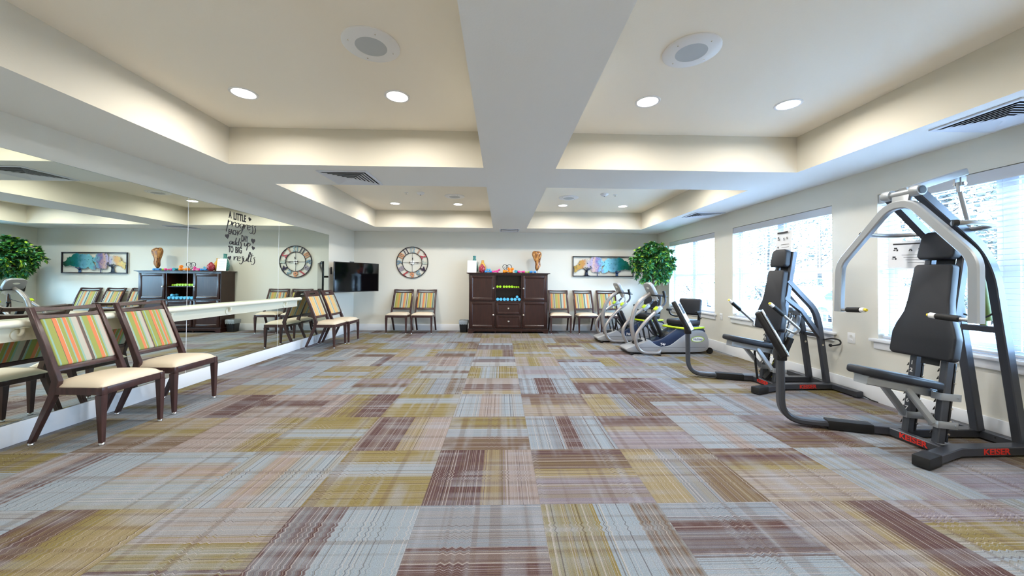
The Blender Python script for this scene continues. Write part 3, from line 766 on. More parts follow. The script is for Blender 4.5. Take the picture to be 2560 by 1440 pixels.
        curved(L-0.092, 0.034, 0.012, 0.0, -0.004)
        bmesh.ops.recalc_face_normals(b.bm, faces=b.bm.faces)
        b.build('top_rail', CHWOOD, t, ang=30)
    # upholstered panel
    b = MB(); b.obox(P(0, (0.036+hd)/2, 0.004), (1, 0, 0), dv, nv, (BW*2-0.002, hd-0.036-0.002, 0.036), 0.012, 3)
    b.build('back_pad', fabric, t)
    return t
GA = 'near pair of striped chairs against the mirror'; GB = 'far pair of chairs against the mirror'; GC = 'striped chairs along the back wall'
FA1 = stripes('striped_fabric_lime', SEQ_A, 0.40, 0.205); FA2 = stripes('striped_fabric_lime_shifted', SEQ_A, 0.40, 0.04)
FB1 = stripes('striped_fabric_gold', SEQ_B, 0.20, 0.10); FB2 = stripes('striped_fabric_gold_shifted', SEQ_B, 0.20, 0.14)
FC = [stripes('striped_fabric_back_%s' % n_, SEQ_C, 0.30, o_) for n_, o_ in (('one', 0.14), ('two', 0.24), ('three', 0.05), ('four', 0.08), ('five', 0.12))]
make_chair('striped dining chair nearest the camera, cream seat, backed against the mirror', (-2.852, 2.945, 0), PI/2, FA1, False, GA)
make_chair('striped dining chair against the mirror, second from the camera', (-2.878, 3.555, 0), PI/2, FA2, False, GA)
make_chair('gold striped chair with oval slot in top rail, farther from television', (-2.90, 6.695, 0), PI/2, FB1, True, GB)
make_chair('gold striped chair with oval slot in top rail, beside the television', (-2.86, 7.205, 0), PI/2, FB2, True, GB)
make_chair('striped chair at back wall under the left side of the clock', (-2.355, 8.235, 0), -0.07, FC[0], False, GC)
make_chair('striped chair at back wall under the right side of the clock', (-1.79, 8.235, 0), -0.03, FC[1], False, GC)
make_chair('striped chair at back wall directly right of the dark cabinet', (1.362, 8.235, 0), -0.01, FC[2], False, GC)
make_chair('striped chair under the tree artwork, middle of three', (2.0, 8.235, 0), 0.09, FC[3], False, GC)
make_chair('striped chair right under the artwork, partly behind the exercise machines', (2.52, 8.235, 0), -0.02, FC[4], False, GC)

# ================================================================== CABINET
CY0, CY1 = 8.35, 8.775
cab = thing('storage_cabinet', 'tall dark wood cabinet with doors, drawers and open shelf niche', 'cabinet', (0.165, 8.56, 0))
co = (0.165, 8.56, 0)
b = MB()
b.box((-0.735, CY0+0.02, 0.10), (-0.715, CY1, 1.345)).box((1.045, CY0+0.02, 0.10), (1.065, CY1, 1.345)).box((-0.715, CY1-0.012, 0.10), (1.045, CY1, 1.345))
b.box((-0.715, CY0+0.02, 0.10), (1.045, CY1-0.012, 0.12)).box((-0.715, CY0+0.02, 1.325), (1.045, CY1-0.012, 1.345))
for x in (-0.133, 0.468): b.box((x-0.012, CY0+0.004, 0.12), (x+0.012, CY1-0.012, 1.325))
b.box((-0.121, CY0+0.004, 0.712), (0.456, CY1-0.012, 0.738))
b.box((-0.735, CY0, 0.12), (-0.718, CY0+0.02, 1.345)).box((1.048, CY0, 0.12), (1.065, CY0+0.02, 1.345)).box((-0.718, CY0, 1.328), (1.048, CY0+0.02, 1.345))
b.box((-0.718, CY0+0.002, 0.722), (-0.145, CY0+0.02, 0.746)).box((0.48, CY0+0.002, 0.722), (1.048, CY0+0.02, 0.746)).box((-0.121, CY0+0.004, 0.42), (0.456, CY0+0.02, 0.436))
b.build('carcass', CABWOOD, cab, co, smooth=False)
MB().box((-0.121, CY0+0.02, 1.022), (0.456, CY1-0.012, 1.035)).build('shelf', CABWOOD, cab, co, smooth=False)
b = MB(); b.box((-0.79, CY0-0.055, 1.368), (1.12, CY1+0.004, 1.385), 0.003)
n = 6
for k in range(n):
    a = k/n; e = 0.045*a**1.6; b.box((-0.735-e-0.004, CY0-e-0.004, 1.345+0.023*a), (1.065+e+0.004, CY1, 1.345+0.023*(k+1)/n))
b.build('cornice', CABWOOD, cab, co)
b = MB(); b.box((-0.755, CY0-0.02, 0.085), (1.085, CY1, 0.10), 0.003)
for x0, x1, s_ in ((-0.75, -0.60, 1), (1.08, 0.93, -1)):
    b.prism([(x0, CY0-0.016, 0), (x0+s_*0.10, CY0-0.016, 0), (x0+s_*0.11, CY0-0.016, 0.03), (x0+s_*0.15, CY0-0.016, 0.045), (x0+s_*0.15, CY0-0.016, 0.085), (x0, CY0-0.016, 0.085)], (0, 0.03, 0))
b.box((-0.60, CY0-0.012, 0.045), (0.93, CY0+0.01, 0.085))
for x in (-0.75, 1.06): b.box((x, CY0+0.02, 0.0), (x+0.02, CY1, 0.085))
b.build('plinth', CABWOOD, cab, co, smooth=False)
for x in (-0.13, 0.465): MB().lathe([(0.018, 0), (0.018, 0.05)], 12, c=(x, CY0+0.02, 0)).build('support_foot', CABWOOD, cab, co)
def panel(name, x0, x1, z0, z1, knob, bead=True):
    st = 0.055 if z1-z0 > 0.4 else 0.042
    b = MB(); y = CY0-0.016
    b.box((x0, y, z0), (x0+st, CY0-0.0, z1), 0.002).box((x1-st, y, z0), (x1, CY0-0.0, z1), 0.002).box((x0+st, y, z0), (x1-st, CY0-0.0, z0+st), 0.002).box((x0+st, y, z1-st), (x1-st, CY0-0.0, z1), 0.002)
    b.box((x0+st, CY0-0.007, z0+st), (x1-st, CY0-0.0, z1-st))
    # sloped bead round the recessed panel
    i0, i1, k0, k1 = x0+st, x1-st, z0+st, z1-st; q_ = 0.009
    O = [(i0, k0), (i1, k0), (i1, k1), (i0, k1)]; I = [(i0+q_, k0+q_), (i1-q_, k0+q_), (i1-q_, k1-q_), (i0+q_, k1-q_)]
    for k in range(4):
        l = (k+1) % 4
        b.bm.faces.new([b.bm.verts.new(p) for p in ((O[k][0], y+0.002, O[k][1]), (O[l][0], y+0.002, O[l][1]), (I[l][0], CY0-0.0075, I[l][1]), (I[k][0], CY0-0.0075, I[k][1]))])
    bmesh.ops.recalc_face_normals(b.bm, faces=b.bm.faces)
    d = b.build(name, CABWOOD, cab, co)
    MB().lathe([(0.008, 0.0), (0.008, -0.012), (0.018, -0.018), (0.019, -0.026), (0.011, -0.033)], 16, c=(knob[0], y, knob[1]), axis='Y').build('knob', NICKEL, d, co)
panel('door', -0.712, -0.150, 0.75, 1.322, (-0.178, 1.03)); panel('door', 0.485, 1.042, 0.75, 1.322, (0.512, 1.03))
panel('door', -0.712, -0.150, 0.125, 0.718, (-0.178, 0.42)); panel('door', 0.485, 1.042, 0.125, 0.718, (0.512, 0.42))
panel('drawer', -0.115, 0.450, 0.44, 0.705, (0.167, 0.57)); panel('drawer', -0.115, 0.450, 0.13, 0.415, (0.167, 0.275))

# dumbbells ------------------------------------------------------------
def dumb(label, c, dirv, r, L, m, group, hexn=6, roll=0):
    """dumbbell centred at c along dirv, head radius r, length L"""
    o = MB(); hl = L*0.26
    prof = [(r*0.9, -L/2), (r, -L/2+0.006), (r, -L/2+hl-0.006), (r*0.85, -L/2+hl), (r*0.42, -L/2+hl+0.006), (r*0.46, 0), (r*0.42, L/2-hl-0.006), (r*0.85, L/2-hl), (r, L/2-hl+0.006), (r, L/2-0.006), (r*0.9, L/2)]
    o.lathe(prof, 12, axis='Y')
    a = Vector((0, 1, 0)).rotation_difference(Vector(dirv).normalized()).to_matrix().to_4x4()
    o.xf(a)
    ob = o.build('dumbbell', m, None)
    ob.location = c
    tag(ob, label, 'dumbbell', group)
    return ob
DG = mat('dumbbell_lime', (160, 205, 30), 0.45); DB = mat('dumbbell_sky', (90, 185, 225), 0.45); DBL = mat('dumbbell_blue', (50, 140, 215), 0.45)
DP = mat('dumbbell_pink', (235, 70, 155), 0.45); DO = mat('dumbbell_orange', (255, 145, 25), 0.45); DT = mat('dumbbell_teal', (50, 160, 180), 0.45)
ORD = ['first', 'second', 'third', 'fourth', 'fifth', 'sixth', 'seventh', 'eighth', 'ninth', 'tenth']
gx = [-0.088, -0.024, 0.062, 0.124, 0.186, 0.248, 0.303, 0.352, 0.400]
for i, x in enumerate(gx):
    rr = 0.030 if i < 6 else 0.0235
    yy = CY0+0.10 if i < 6 else CY0+0.16
    dumb(f'lime green dumbbell, {ORD[i]} from left in the row on the cabinet niche shelf', (x, yy, 1.035+rr+0.001), (0, 1, 0), rr, 0.15, DG, 'lime dumbbells on the upper niche shelf')
for i, x in enumerate([-0.082, -0.006, 0.074, 0.152, 0.245, 0.322, 0.415]):
    dumb(f'sky blue dumbbell, {ORD[i]} from left in the row at bottom of the niche', (x, CY0+0.10, 0.738+0.036+0.001), (0, 1, 0), 0.036, 0.17, DB, 'blue dumbbells in the lower niche')
dumb('sky blue dumbbell lying on top of the row at right of the niche', (0.368, CY0+0.105, 0.738+0.036*2+0.024), (0, 1, 0), 0.030, 0.16, DB, 'blue dumbbells in the lower niche')
TZ = 1.385
def td(lbl, x, y, ang, m, r=0.026, L=0.15, z=0, pitch=0):
    d = Vector((math.cos(ang)*math.cos(pitch), math.sin(ang)*math.cos(pitch), math.sin(pitch)))
    dumb(lbl, (x, y, TZ+r+0.001+z), d, r, L, m, 'dumbbells on top of the cabinet')
td('blue dumbbell in the left pile on the cabinet top, front one', -0.31, 8.40, 0.15, DBL)
td('blue dumbbell in the left pile on the cabinet top, behind front one', -0.30, 8.475, 0.0, DBL, r=0.025)
td('blue dumbbell resting on top of the left blue pile', -0.30, 8.435, 0.9, DB, z=0.053, r=0.022, L=0.12)
td('pink dumbbell lying flat between blue and orange piles', -0.14, 8.42, 0.1, DP, r=0.024)
td('pink dumbbell tilted up on another one left of the heart ornament', -0.10, 8.485, -0.1, DP, r=0.023, z=0.03, pitch=0.35)
td('orange dumbbell at the front of the pile before the heart ornament', 0.13, 8.40, 0.05, DO, r=0.033, L=0.19)
td('orange dumbbell at the back of the pile before the heart ornament', 0.17, 8.475, -0.1, DO, r=0.033, L=0.19)
td('orange dumbbell stacked on top of the orange pile', 0.215, 8.435, 0.75, DO, r=0.032, z=0.062, L=0.15)
td('teal dumbbell end on beside the orange pile', 0.345, 8.45, 1.35, DT, r=0.033, L=0.16)
td('pink dumbbell lying slanted right of the teal one', 0.47, 8.41, -0.15, DP, r=0.026)
td('pink dumbbell behind its pink neighbour on the right half', 0.45, 8.50, 0.25, DP, r=0.026)
td('lime green dumbbell among pink and blue ones on the cabinet top', 0.60, 8.495, -0.2, DG, r=0.023, z=0.0)
td('blue dumbbell at the right end of the cabinet top, front one', 0.725, 8.40, 0.05, DBL, r=0.024)
td('blue dumbbell at the right end of the cabinet top, behind front one', 0.745, 8.47, 0.1, DBL, r=0.027, L=0.12)
# vases, sign, heart, driftwood
def vase(label, name, x, y, prof, m, part=None):
    t = thing(name, label, 'vase', (x, y, TZ)); MB().lathe(prof, 28).build('body', m, t); 
    r0, z1 = prof[-1]; MB().lathe([(r0+0.003, z1-0.006), (r0+0.003, z1+0.001), (r0-0.006, z1+0.001), (r0-0.006, z1-0.02)], 28, cap=False).build('rim', m, t)
    return t
def mott(name, c1, c2, scale=35):
    m = mat(name, c1, 0.2, coat=0.4); b = m.node_tree.nodes['Principled BSDF']; tc = N(m, 'ShaderNodeTexCoord'); vo = N(m, 'ShaderNodeTexVoronoi'); r = N(m, 'ShaderNodeValToRGB')
    vo.inputs['Scale'].default_value = scale; r.color_ramp.elements[0].color = (*s2l(c2), 1); r.color_ramp.elements[1].color = (*s2l(c1), 1); r.color_ramp.elements[0].position = 0.25; r.color_ramp.elements[1].position = 0.45
    LK(m, tc.outputs['Object'], vo.inputs['Vector']); LK(m, vo.outputs['Distance'], r.inputs[0]); LK(m, r.outputs[0], b.inputs['Base Color']); return m
vase('tall teal green mottled vase behind the white notice on the cabinet', 'tall_vase', -0.635, 8.60, [(0.05, 0), (0.085, 0.05), (0.092, 0.13), (0.075, 0.21), (0.045, 0.29), (0.034, 0.34), (0.036, 0.40)], mott('teal_glaze', (60, 125, 122), (90, 160, 150)))
vase('yellow bottle shaped vase behind the red one on the cabinet', 'bottle_vase', -0.445, 8.635, [(0.05, 0), (0.085, 0.04), (0.09, 0.10), (0.075, 0.17), (0.045, 0.225), (0.030, 0.25), (0.028, 0.30)], mott('amber_glaze', (214, 158, 60), (226, 180, 90)))
vase('round crimson mosaic vase in front of the yellow one', 'round_vase', -0.445, 8.435, [(0.035, 0), (0.065, 0.03), (0.078, 0.08), (0.07, 0.13), (0.045, 0.165), (0.022, 0.185), (0.022, 0.20)], mott('crimson_mosaic', (150, 24, 44), (205, 120, 135), 45))
t = thing('notice_stand', 'white printed notice in an acrylic stand at left cabinet end', 'sign', (-0.68, 8.42, TZ))
MB().box((-0.105, -0.002, 0.0), (0.105, 0.002, 0.285), rot=Matrix.Rotation(-0.12, 3, 'X'), piv=(0, 0, 0)).build('sheet', PAPER, t, smooth=False)
MB().box((-0.105, 0.0, 0.0), (0.105, 0.075, 0.004)).build('foot', WHITE, t, smooth=False)
b = MB()
for k in range(9): b.box((-0.075, -0.0032, 0.24-k*0.022), (0.075-(k % 3)*0.02, -0.0026, 0.244-k*0.022), rot=Matrix.Rotation(-0.12, 3, 'X'), piv=(0, 0, 0))
b.build('print_lines', mat('pale_print', (186, 188, 198), 0.6), t, smooth=False)
t = thing('heart_ornament', 'dark open wire heart ornament behind the orange dumbbells', 'ornament', (0.135, 8.60, TZ))
P = []
for k in range(36):
    u_ = 2*PI*k/36; P.append((0.105*16*math.sin(u_)**3/16, 0, 0.125+0.1*(13*math.cos(u_)-5*math.cos(2*u_)-2*math.cos(3*u_)-math.cos(4*u_))/16))
MB().tube(P, 0.006, 8, closed=True).build('outline', BLACK, t)
b = MB()
for k in range(7):
    a = random.uniform(0, 6.28); cx_, cz_ = random.uniform(-0.05, 0.05), random.uniform(0.09, 0.16)
    b.tube(catmull([(cx_+0.025*math.cos(a+j*1.1), 0, cz_+0.025*math.sin(a+j*1.1)) for j in range(6)], 4), 0.003, 6)
b.build('scrollwork', mat('wire_grey', (70, 66, 70), 0.4, 0.5), t)
MB().lathe([(0.04, 0), (0.04, 0.01), (0.008, 0.014), (0.008, 0.028)], 16).build('base', BLACK, t)
DW = mat('driftwood', (160, 100, 50), 0.35); bm_ = DW.node_tree.nodes['Principled BSDF']
tc = N(DW, 'ShaderNodeTexCoord'); mp = N(DW, 'ShaderNodeMapping'); wv = N(DW, 'ShaderNodeTexNoise'); rp = N(DW, 'ShaderNodeValToRGB')
mp.inputs['Scale'].default_value = (14, 14, 3.5); wv.inputs['Scale'].default_value = 1.4; wv.inputs['Detail'].default_value = 2; wv.inputs['Distortion'].default_value = 1.5
rp.color_ramp.elements[0].position = 0.36; rp.color_ramp.elements[0].color = (*s2l((52, 28, 22)), 1); rp.color_ramp.elements[1].position = 0.62; rp.color_ramp.elements[1].color = (*s2l((205, 150, 86)), 1)
e = rp.color_ramp.elements.new(0.45); e.color = (*s2l((150, 92, 44)), 1)
LK(DW, tc.outputs['Object'], mp.inputs[0]); LK(DW, mp.outputs[0], wv.inputs['Vector']); LK(DW, wv.outputs[0], rp.inputs[0]); LK(DW, rp.outputs[0], bm_.inputs['Base Color'])
t = thing('driftwood_sculpture', 'tall polished driftwood sculpture on a thin rod, right cabinet end', 'sculpture', (0.84, 8.55, TZ))
b = MB(); prof = [(0.0, 0.065, 0.012), (0.0, 0.10, 0.045), (0.012, 0.16, 0.062), (0.008, 0.24, 0.058), (-0.004, 0.31, 0.078), (-0.002, 0.40, 0.105), (0.0, 0.47, 0.102), (-0.012, 0.515, 0.06)]
rings = []
for cx_, z, r in prof:
    ring = []
    for k in range(20):
        a = 2*PI*k/20; rr = r*(1+0.10*math.sin(3*a+z*9)+0.06*math.sin(5*a-z*17))
        ring.append(b.bm.verts.new((cx_+rr*math.cos(a), 0.75*rr*math.sin(a), z+0.012*math.sin(2*a+1))))
    rings.append(ring)
for A, B in zip(rings, rings[1:]):
    for j in range(20): b.bm.faces.new((A[j], A[(j+1) % 20], B[(j+1) % 20], B[j]))
b.bm.faces.new(rings[0][::-1]); b.bm.faces.new(rings[-1]); bmesh.ops.recalc_face_normals(b.bm, faces=b.bm.faces)
bmesh.ops.subdivide_edges(b.bm, edges=b.bm.edges[:], cuts=1, use_grid_fill=True, smooth=0.6)
b.build('wood', DW, t, ang=80)
MB().cyl((0, 0, 0.0), (0, 0, 0.09), 0.004, 8).lathe([(0.045, 0), (0.045, 0.006), (0.01, 0.008)], 20).build('rod_base', BLACK, t)

# waste bin
t = thing('waste_bin', 'small black waste bin with clear liner left of the cabinet', 'waste bin', (-0.87, 8.55, 0))
b = MB(); b.sweep([(0, 0, 0.0), (0, 0, 0.27)], [(-0.085, -0.11), (0.085, -0.11), (0.1, -0.09), (0.1, 0.09), (0.085, 0.11), (-0.085, 0.11), (-0.1, 0.09), (-0.1, -0.09)], side=(1, 0, 0), scales=[0.78, 1.0])
b.build('bin', BLACK, t)
LINER = mat('clear_liner', (168, 176, 182), 0.25); LINER.node_tree.nodes['Principled BSDF'].inputs['Alpha'].default_value = 0.75
b = MB(); n = 40; R0 = []
for z, k in ((0.19, 1.03), (0.23, 1.07), (0.272, 1.05), (0.285, 1.0), (0.28, 0.93), (0.24, 0.9)):
    R0.append([b.bm.verts.new(((0.1*k+0.004*math.sin(a*7)*(z < 0.27))*max(-1, min(1, 1.35*math.cos(2*PI*a/n))), (0.11*k+0.004*math.cos(a*5))*max(-1, min(1, 1.35*math.sin(2*PI*a/n))), z+0.008*math.sin(a*3.1)*(z < 0.25))) for a in range(n)])
for A, B in zip(R0, R0[1:]):
    for j in range(n): b.bm.faces.new((A[j], A[(j+1) % n], B[(j+1) % n], B[j]))
b.build('liner', LINER, t)

# ================================================================== CLOCK
t = thing('wall_clock', 'large open metal wall clock with coloured numerals on the back wall', 'clock', (-2.135, YB, 1.628))
def ring(r, w, th): 
    b = MB(); b.sweep([(r*math.cos(2*PI*k/72), -0.02, r*math.sin(2*PI*k/72)) for k in range(72)], [(-th/2, -w/2), (th/2, -w/2), (th/2, w/2), (-th/2, w/2)], side=(0, 1, 0), closed=True); return b
IRON = mat('iron_black', (46, 40, 44), 0.45, 0.4)
ring(0.372, 0.016, 0.02).build('outer_ring', IRON, t); ring(0.232, 0.012, 0.016).build('inner_ring', IRON, t)
MB().box((-0.226, -0.024, -0.003), (0.226, -0.018, 0.003)).box((-0.003, -0.024, -0.226), (0.003, -0.018, -0.003)).box((-0.003, -0.024, 0.003), (0.003, -0.018, 0.226)).build('spokes', IRON, t, smooth=False)
MB().lathe([(0.05, -0.003), (0.05, -0.03), (0.045, -0.034)], 28, axis='Y').build('hub', WHITE, t)
for sx in (-1, 1): MB().cyl((sx*0.36*0.7, -0.014, 0.36*0.72), (sx*0.36*0.7, 0, 0.36*0.72), 0.006, 8).build('wall_pin', IRON, t)
ncol = [(176, 138, 118), (178, 74, 84), (176, 186, 176), (50, 36, 60), (122, 148, 158), (206, 140, 100), (172, 60, 66), (150, 140, 152), (110, 134, 150), (206, 140, 96), (52, 42, 66), (140, 166, 178)]
for k in range(12):
    h = k+1; a = PI/2-2*PI*h/12; c = Vector((0.302*math.cos(a), -0.022, 0.302*math.sin(a))); ra = Vector((math.cos(a), 0, math.sin(a))); tg = Vector((math.sin(a), 0, -math.cos(a)))
    m_ = mat('numeral_paint_%d' % h, ncol[k], 0.5)
    text('numeral', str(h), 0.195, m_, c, tg, ra, 0.004, parent=t, bold=0.022, xs=0.68 if h > 9 else 1.12)
for nm, a, L in (('hour_hand', PI/2-0.12, 0.125), ('minute_hand', -0.09, 0.185)):
    d = Vector((math.cos(a), 0, math.sin(a))); b = MB(); y_ = -0.037 if nm == 'hour_hand' else -0.041
    b.prism([Vector((0, y_, 0))+d*s_+Vector((-d.z, 0, d.x))*w_ for s_, w_ in ((-0.07, 0.006), (-0.05, 0.013), (-0.03, 0.003), (0.5*L, 0.0035), (0.68*L, 0.014), (L, 0.0), (0.68*L, -0.014), (0.5*L, -0.0035), (-0.03, -0.003), (-0.05, -0.013), (-0.07, -0.006))], (0, 0.002, 0))
    b.build(nm, IRON, t, smooth=False)
MB().lathe([(0.009, -0.033), (0.009, -0.043)], 12, axis='Y').build('centre_pin', IRON, t)

# ================================================================== TREE ARTWORK
AX0, AX1, AZ0, AZ1 = 1.725, 3.215, 1.318, 1.812
t = thing('tree_wall_art', 'long framed metal artwork of three coloured trees on the back wall', 'wall art', ((AX0+AX1)/2, YB, AZ0)); ao = ((AX0+AX1)/2, YB, AZ0)
def gradmat(name, els, ax=0):
    m = mat(name, (100, 100, 100), 0.35, 0.3); b = m.node_tree.nodes['Principled BSDF']; tc = N(m, 'ShaderNodeTexCoord'); sx = N(m, 'ShaderNodeSeparateXYZ'); nz = N(m, 'ShaderNodeTexNoise'); ad = N(m, 'ShaderNodeMath', operation='MULTIPLY_ADD'); sb = N(m, 'ShaderNodeMath', operation='SUBTRACT'); r = N(m, 'ShaderNodeValToRGB')
    nz.inputs['Scale'].default_value = 9; nz.inputs['Detail'].default_value = 5
    LK(m, tc.outputs['Object'], sx.inputs[0]); LK(m, tc.outputs['Object'], nz.inputs['Vector'])
    sb.inputs[1].default_value = 0.5; LK(m, nz.outputs[0], sb.inputs[0]); mu = N(m, 'ShaderNodeMath', operation='MULTIPLY_ADD')
    mu.inputs[1].default_value = 1/1.49; mu.inputs[2].default_value = 0.5; LK(m, sx.outputs[ax], mu.inputs[0])
    LK(m, sb.outputs[0], ad.inputs[0]); ad.inputs[1].default_value = 0.22; LK(m, mu.outputs[0], ad.inputs[2]); LK(m, ad.outputs[0], r.inputs[0])
    for i, (p, c) in enumerate(els):
        e = r.color_ramp.elements[i] if i < 2 else r.color_ramp.elements.new(p); e.position = p; e.color = (*s2l(c), 1)
    if len(els) > 8:
        vo = N(m, 'ShaderNodeTexNoise'); vo.inputs['Scale'].default_value = 22; vo.inputs['Detail'].default_value = 3; mp_ = N(m, 'ShaderNodeMapping'); mp_.inputs['Scale'].default_value = (1, 1, 2.2)
        LK(m, tc.outputs['Object'], mp_.inputs[0]); LK(m, mp_.outputs[0], vo.inputs['Vector'])
        th = N(m, 'ShaderNodeValToRGB'); th.color_ramp.elements[0].position = 0.62; th.color_ramp.elements[1].position = 0.66; LK(m, vo.outputs[0], th.inputs[0])
        mm = N(m, 'ShaderNodeMix', data_type='RGBA'); LK(m, th.outputs[0], mm.inputs[0]); LK(m, r.outputs[0], mm.inputs[6]); mm.inputs[7].default_value = (*s2l((34, 44, 70)), 1)
        LK(m, mm.outputs[2], b.inputs['Base Color']); return m
    LK(m, r.outputs[0], b.inputs['Base Color']); return m
CROWN = gradmat('heat_tinted_metal', [(0.0, (120, 88, 20)), (0.08, (176, 140, 50)), (0.17, (188, 128, 60)), (0.24, (190, 176, 160)), (0.30, (176, 160, 190)), (0.36, (210, 170, 150)), (0.42, (130, 110, 160)), (0.50, (120, 190, 200)), (0.58, (130, 200, 215)), (0.66, (110, 175, 205)), (0.76, (30, 130, 140)), (0.86, (20, 110, 90)), (0.97, (40, 60, 44))])
TRUNK = gradmat('dark_trunk_metal', [(0.0, (30, 26, 34)), (0.22, (34, 32, 40)), (0.35, (50, 60, 100)), (0.5, (60, 66, 90)), (0.7, (70, 100, 150)), (1.0, (30, 30, 40))])
FRM = mat('art_frame', (34, 30, 36), 0.4, 0.4)
YA = YB-0.03
MB().box((AX0, YA-0.012, AZ0), (AX1, YA+0.012, AZ0+0.02)).box((AX0, YA-0.012, AZ1-0.02), (AX1, YA+0.012, AZ1)).box((AX0, YA-0.012, AZ0+0.02), (AX0+0.02, YA+0.012, AZ1-0.02)).box((AX1-0.02, YA-0.012, AZ0+0.02), (AX1, YA+0.012, AZ1-0.02)).build('frame', FRM, t, ao, smooth=False)
for x in (AX0+0.1, AX1-0.1): MB().cyl((x, YA, AZ1-0.01), (x, YB, AZ1-0.01), 0.006, 8).build('hanger', FRM, t, ao)
def fr2(a, b_): return (AX0+(a/2050.0)*(AX1-AX0), AZ1-(b_/700.0)*(AZ1-AZ0))
def crown(pts, d, name='crown'):
    # rough leafy edge from a coarse outline (px in the artwork's own frame)
    out = []; n = len(pts); rnd = random.Random(len(pts)*7)
    for i in range(n):
        a, c = Vector(pts[i]), Vector(pts[(i+1) % n]); k = max(2, int((c-a).length/17))
        for j in range(k):
            p = a.lerp(c, j/k); nn = Vector((-(c-a).y, (c-a).x)).normalized(); p = p+nn*rnd.uniform(-19, 19); out.append(p)
    b = MB(); b.prism([(*[fr2(p.x, p.y)[0]], YA+d, fr2(p.x, p.y)[1]) for p in out], (0, 0.004, 0)); b.build(name, CROWN, t, ao, smooth=False)
crown([(30, 350), (150, 310), (200, 250), (240, 160), (330, 130), (400, 105), (520, 110), (570, 170), (600, 300), (560, 400), (440, 390), (330, 420), (250, 450), (160, 500), (100, 560), (60, 550), (60, 450)], -0.004)
crown([(580, 150), (620, 60), (720, 22), (860, 40), (960, 60), (980, 150), (1080, 200), (1060, 300), (980, 330), (960, 420), (980, 500), (900, 540), (800, 530), (700, 560), (640, 520), (640, 380), (580, 300)], -0.010)
crown([(970, 560), (960, 480), (1060, 350), (1090, 240), (1060, 190), (1120, 120), (1210, 60), (1260, 90), (1360, 70), (1480, 70), (1550, 22), (1650, 60), (1720, 130), (1850, 190), (1880, 260), (1980, 350), (2000, 420), (1920, 480), (1880, 470), (1790, 440), (1600, 480), (1450, 500), (1380, 560), (1300, 540), (1200, 500), (1120, 550), (1040, 570)], -0.016)
def stem(P, w, name='trunk'):
    P = catmull([(fr2(a, c)[0], YA+0.004, fr2(a, c)[1]) for a, c in P], 5); n = len(P)
    MB().sweep(P, [(-0.003, -1), (0.003, -1), (0.003, 1), (-0.003, 1)], side=(0, 1, 0)) if False else None
    b = MB(); R = []
    for i, p in enumerate(P):
        tt = (P[min(i+1, n-1)]-P[max(0, i-1)]).normalized(); nn = Vector((-tt.z, 0, tt.x)); ww = w[0]+(w[1]-w[0])*i/(n-1)
        R.append([b.bm.verts.new(p+nn*ww+Vector((0, yy, 0))) for yy in (-0.002, 0.002)]+[b.bm.verts.new(p-nn*ww+Vector((0, yy, 0))) for yy in (0.002, -0.002)])
    for A, B in zip(R, R[1:]):
        for j in range(4): b.bm.faces.new((A[j], A[(j+1) % 4], B[(j+1) % 4], B[j]))
    b.bm.faces.new(R[0]); b.bm.faces.new(R[-1][::-1]); bmesh.ops.recalc_face_normals(b.bm, faces=b.bm.faces)
    return b
def join(bs, name):
    b0 = MB()
    for x in bs:
        me = bpy.data.meshes.new('tmp'); x.bm.to_mesh(me); x.bm.free(); b0.bm.from_mesh(me); bpy.data.meshes.remove(me)
    b0.build(name, TRUNK, t, ao, smooth=False)
join([stem([(460, 690), (465, 600), (470, 520)], (0.05, 0.028)), stem([(465, 540), (420, 460), (340, 420)], (0.018, 0.006)), stem([(470, 540), (520, 450), (560, 400)], (0.02, 0.01)), stem([(470, 540), (480, 440), (450, 380)], (0.016, 0.008)), stem([(540, 470), (620, 400), (680, 360)], (0.014, 0.006)), stem([(280, 685), (400, 670), (460, 640)], (0.004, 0.02)), stem([(640, 685), (540, 670), (470, 640)], (0.004, 0.02))], 'trunk')
join([stem([(835, 690), (832, 600), (825, 500)], (0.010, 0.006)), stem([(835, 600), (880, 590), (920, 600)], (0.004, 0.003)), stem([(835, 590), (780, 580), (740, 560)], (0.004, 0.003))], 'trunk')
join([stem([(1490, 690), (1485, 600), (1480, 480)], (0.034, 0.022)), stem([(1485, 600), (1560, 540), (1640, 490)], (0.014, 0.006)), stem([(1480, 580), (1440, 530), (1420, 490)], (0.012, 0.008))], 'trunk')

# ================================================================== POTTED TREE
LF = [mat('leaf_deep', (34, 88, 44), 0.35), mat('leaf_mid', (66, 132, 56), 0.35), mat('leaf_blue_green', (56, 124, 96), 0.3), mat('leaf_lime', (158, 194, 62), 0.35)]
PC = Vector((3.37, 7.98, 0))
t = thing('potted_ficus_tree', 'tall leafy artificial ficus tree in the back right corner', 'potted tree', PC)
MB().lathe([(0.10, 0), (0.135, 0.02), (0.155, 0.24), (0.165, 0.26), (0.165, 0.28), (0.15, 0.28), (0.145, 0.25)], 28).build('pot', mat('pot_brown', (84, 62, 50), 0.5), t)
MB().lathe([(0.144, 0.22), (0.144, 0.24)], 24).build('soil', mat('moss', (70, 62, 40), 0.9), t)
BARK = wood('bark', (62, 42, 36), (96, 70, 58), 0.7)
b = MB(); b.tube(catmull([(0.0, 0, 0.23), (0.02, 0.01, 0.6), (-0.01, 0.0, 1.0), (0.02, 0.0, 1.35), (0.0, 0.02, 1.6)], 6), 0.017, 10)
b.tube(catmull([(0.03, 0.02, 0.23), (-0.02, 0.03, 0.6), (0.02, 0.02, 1.0), (-0.03, 0.02, 1.4)], 6), 0.012, 8)
b.build('trunk', BARK, t)
rnd = random.Random(11); tw = MB(); lv = MB()
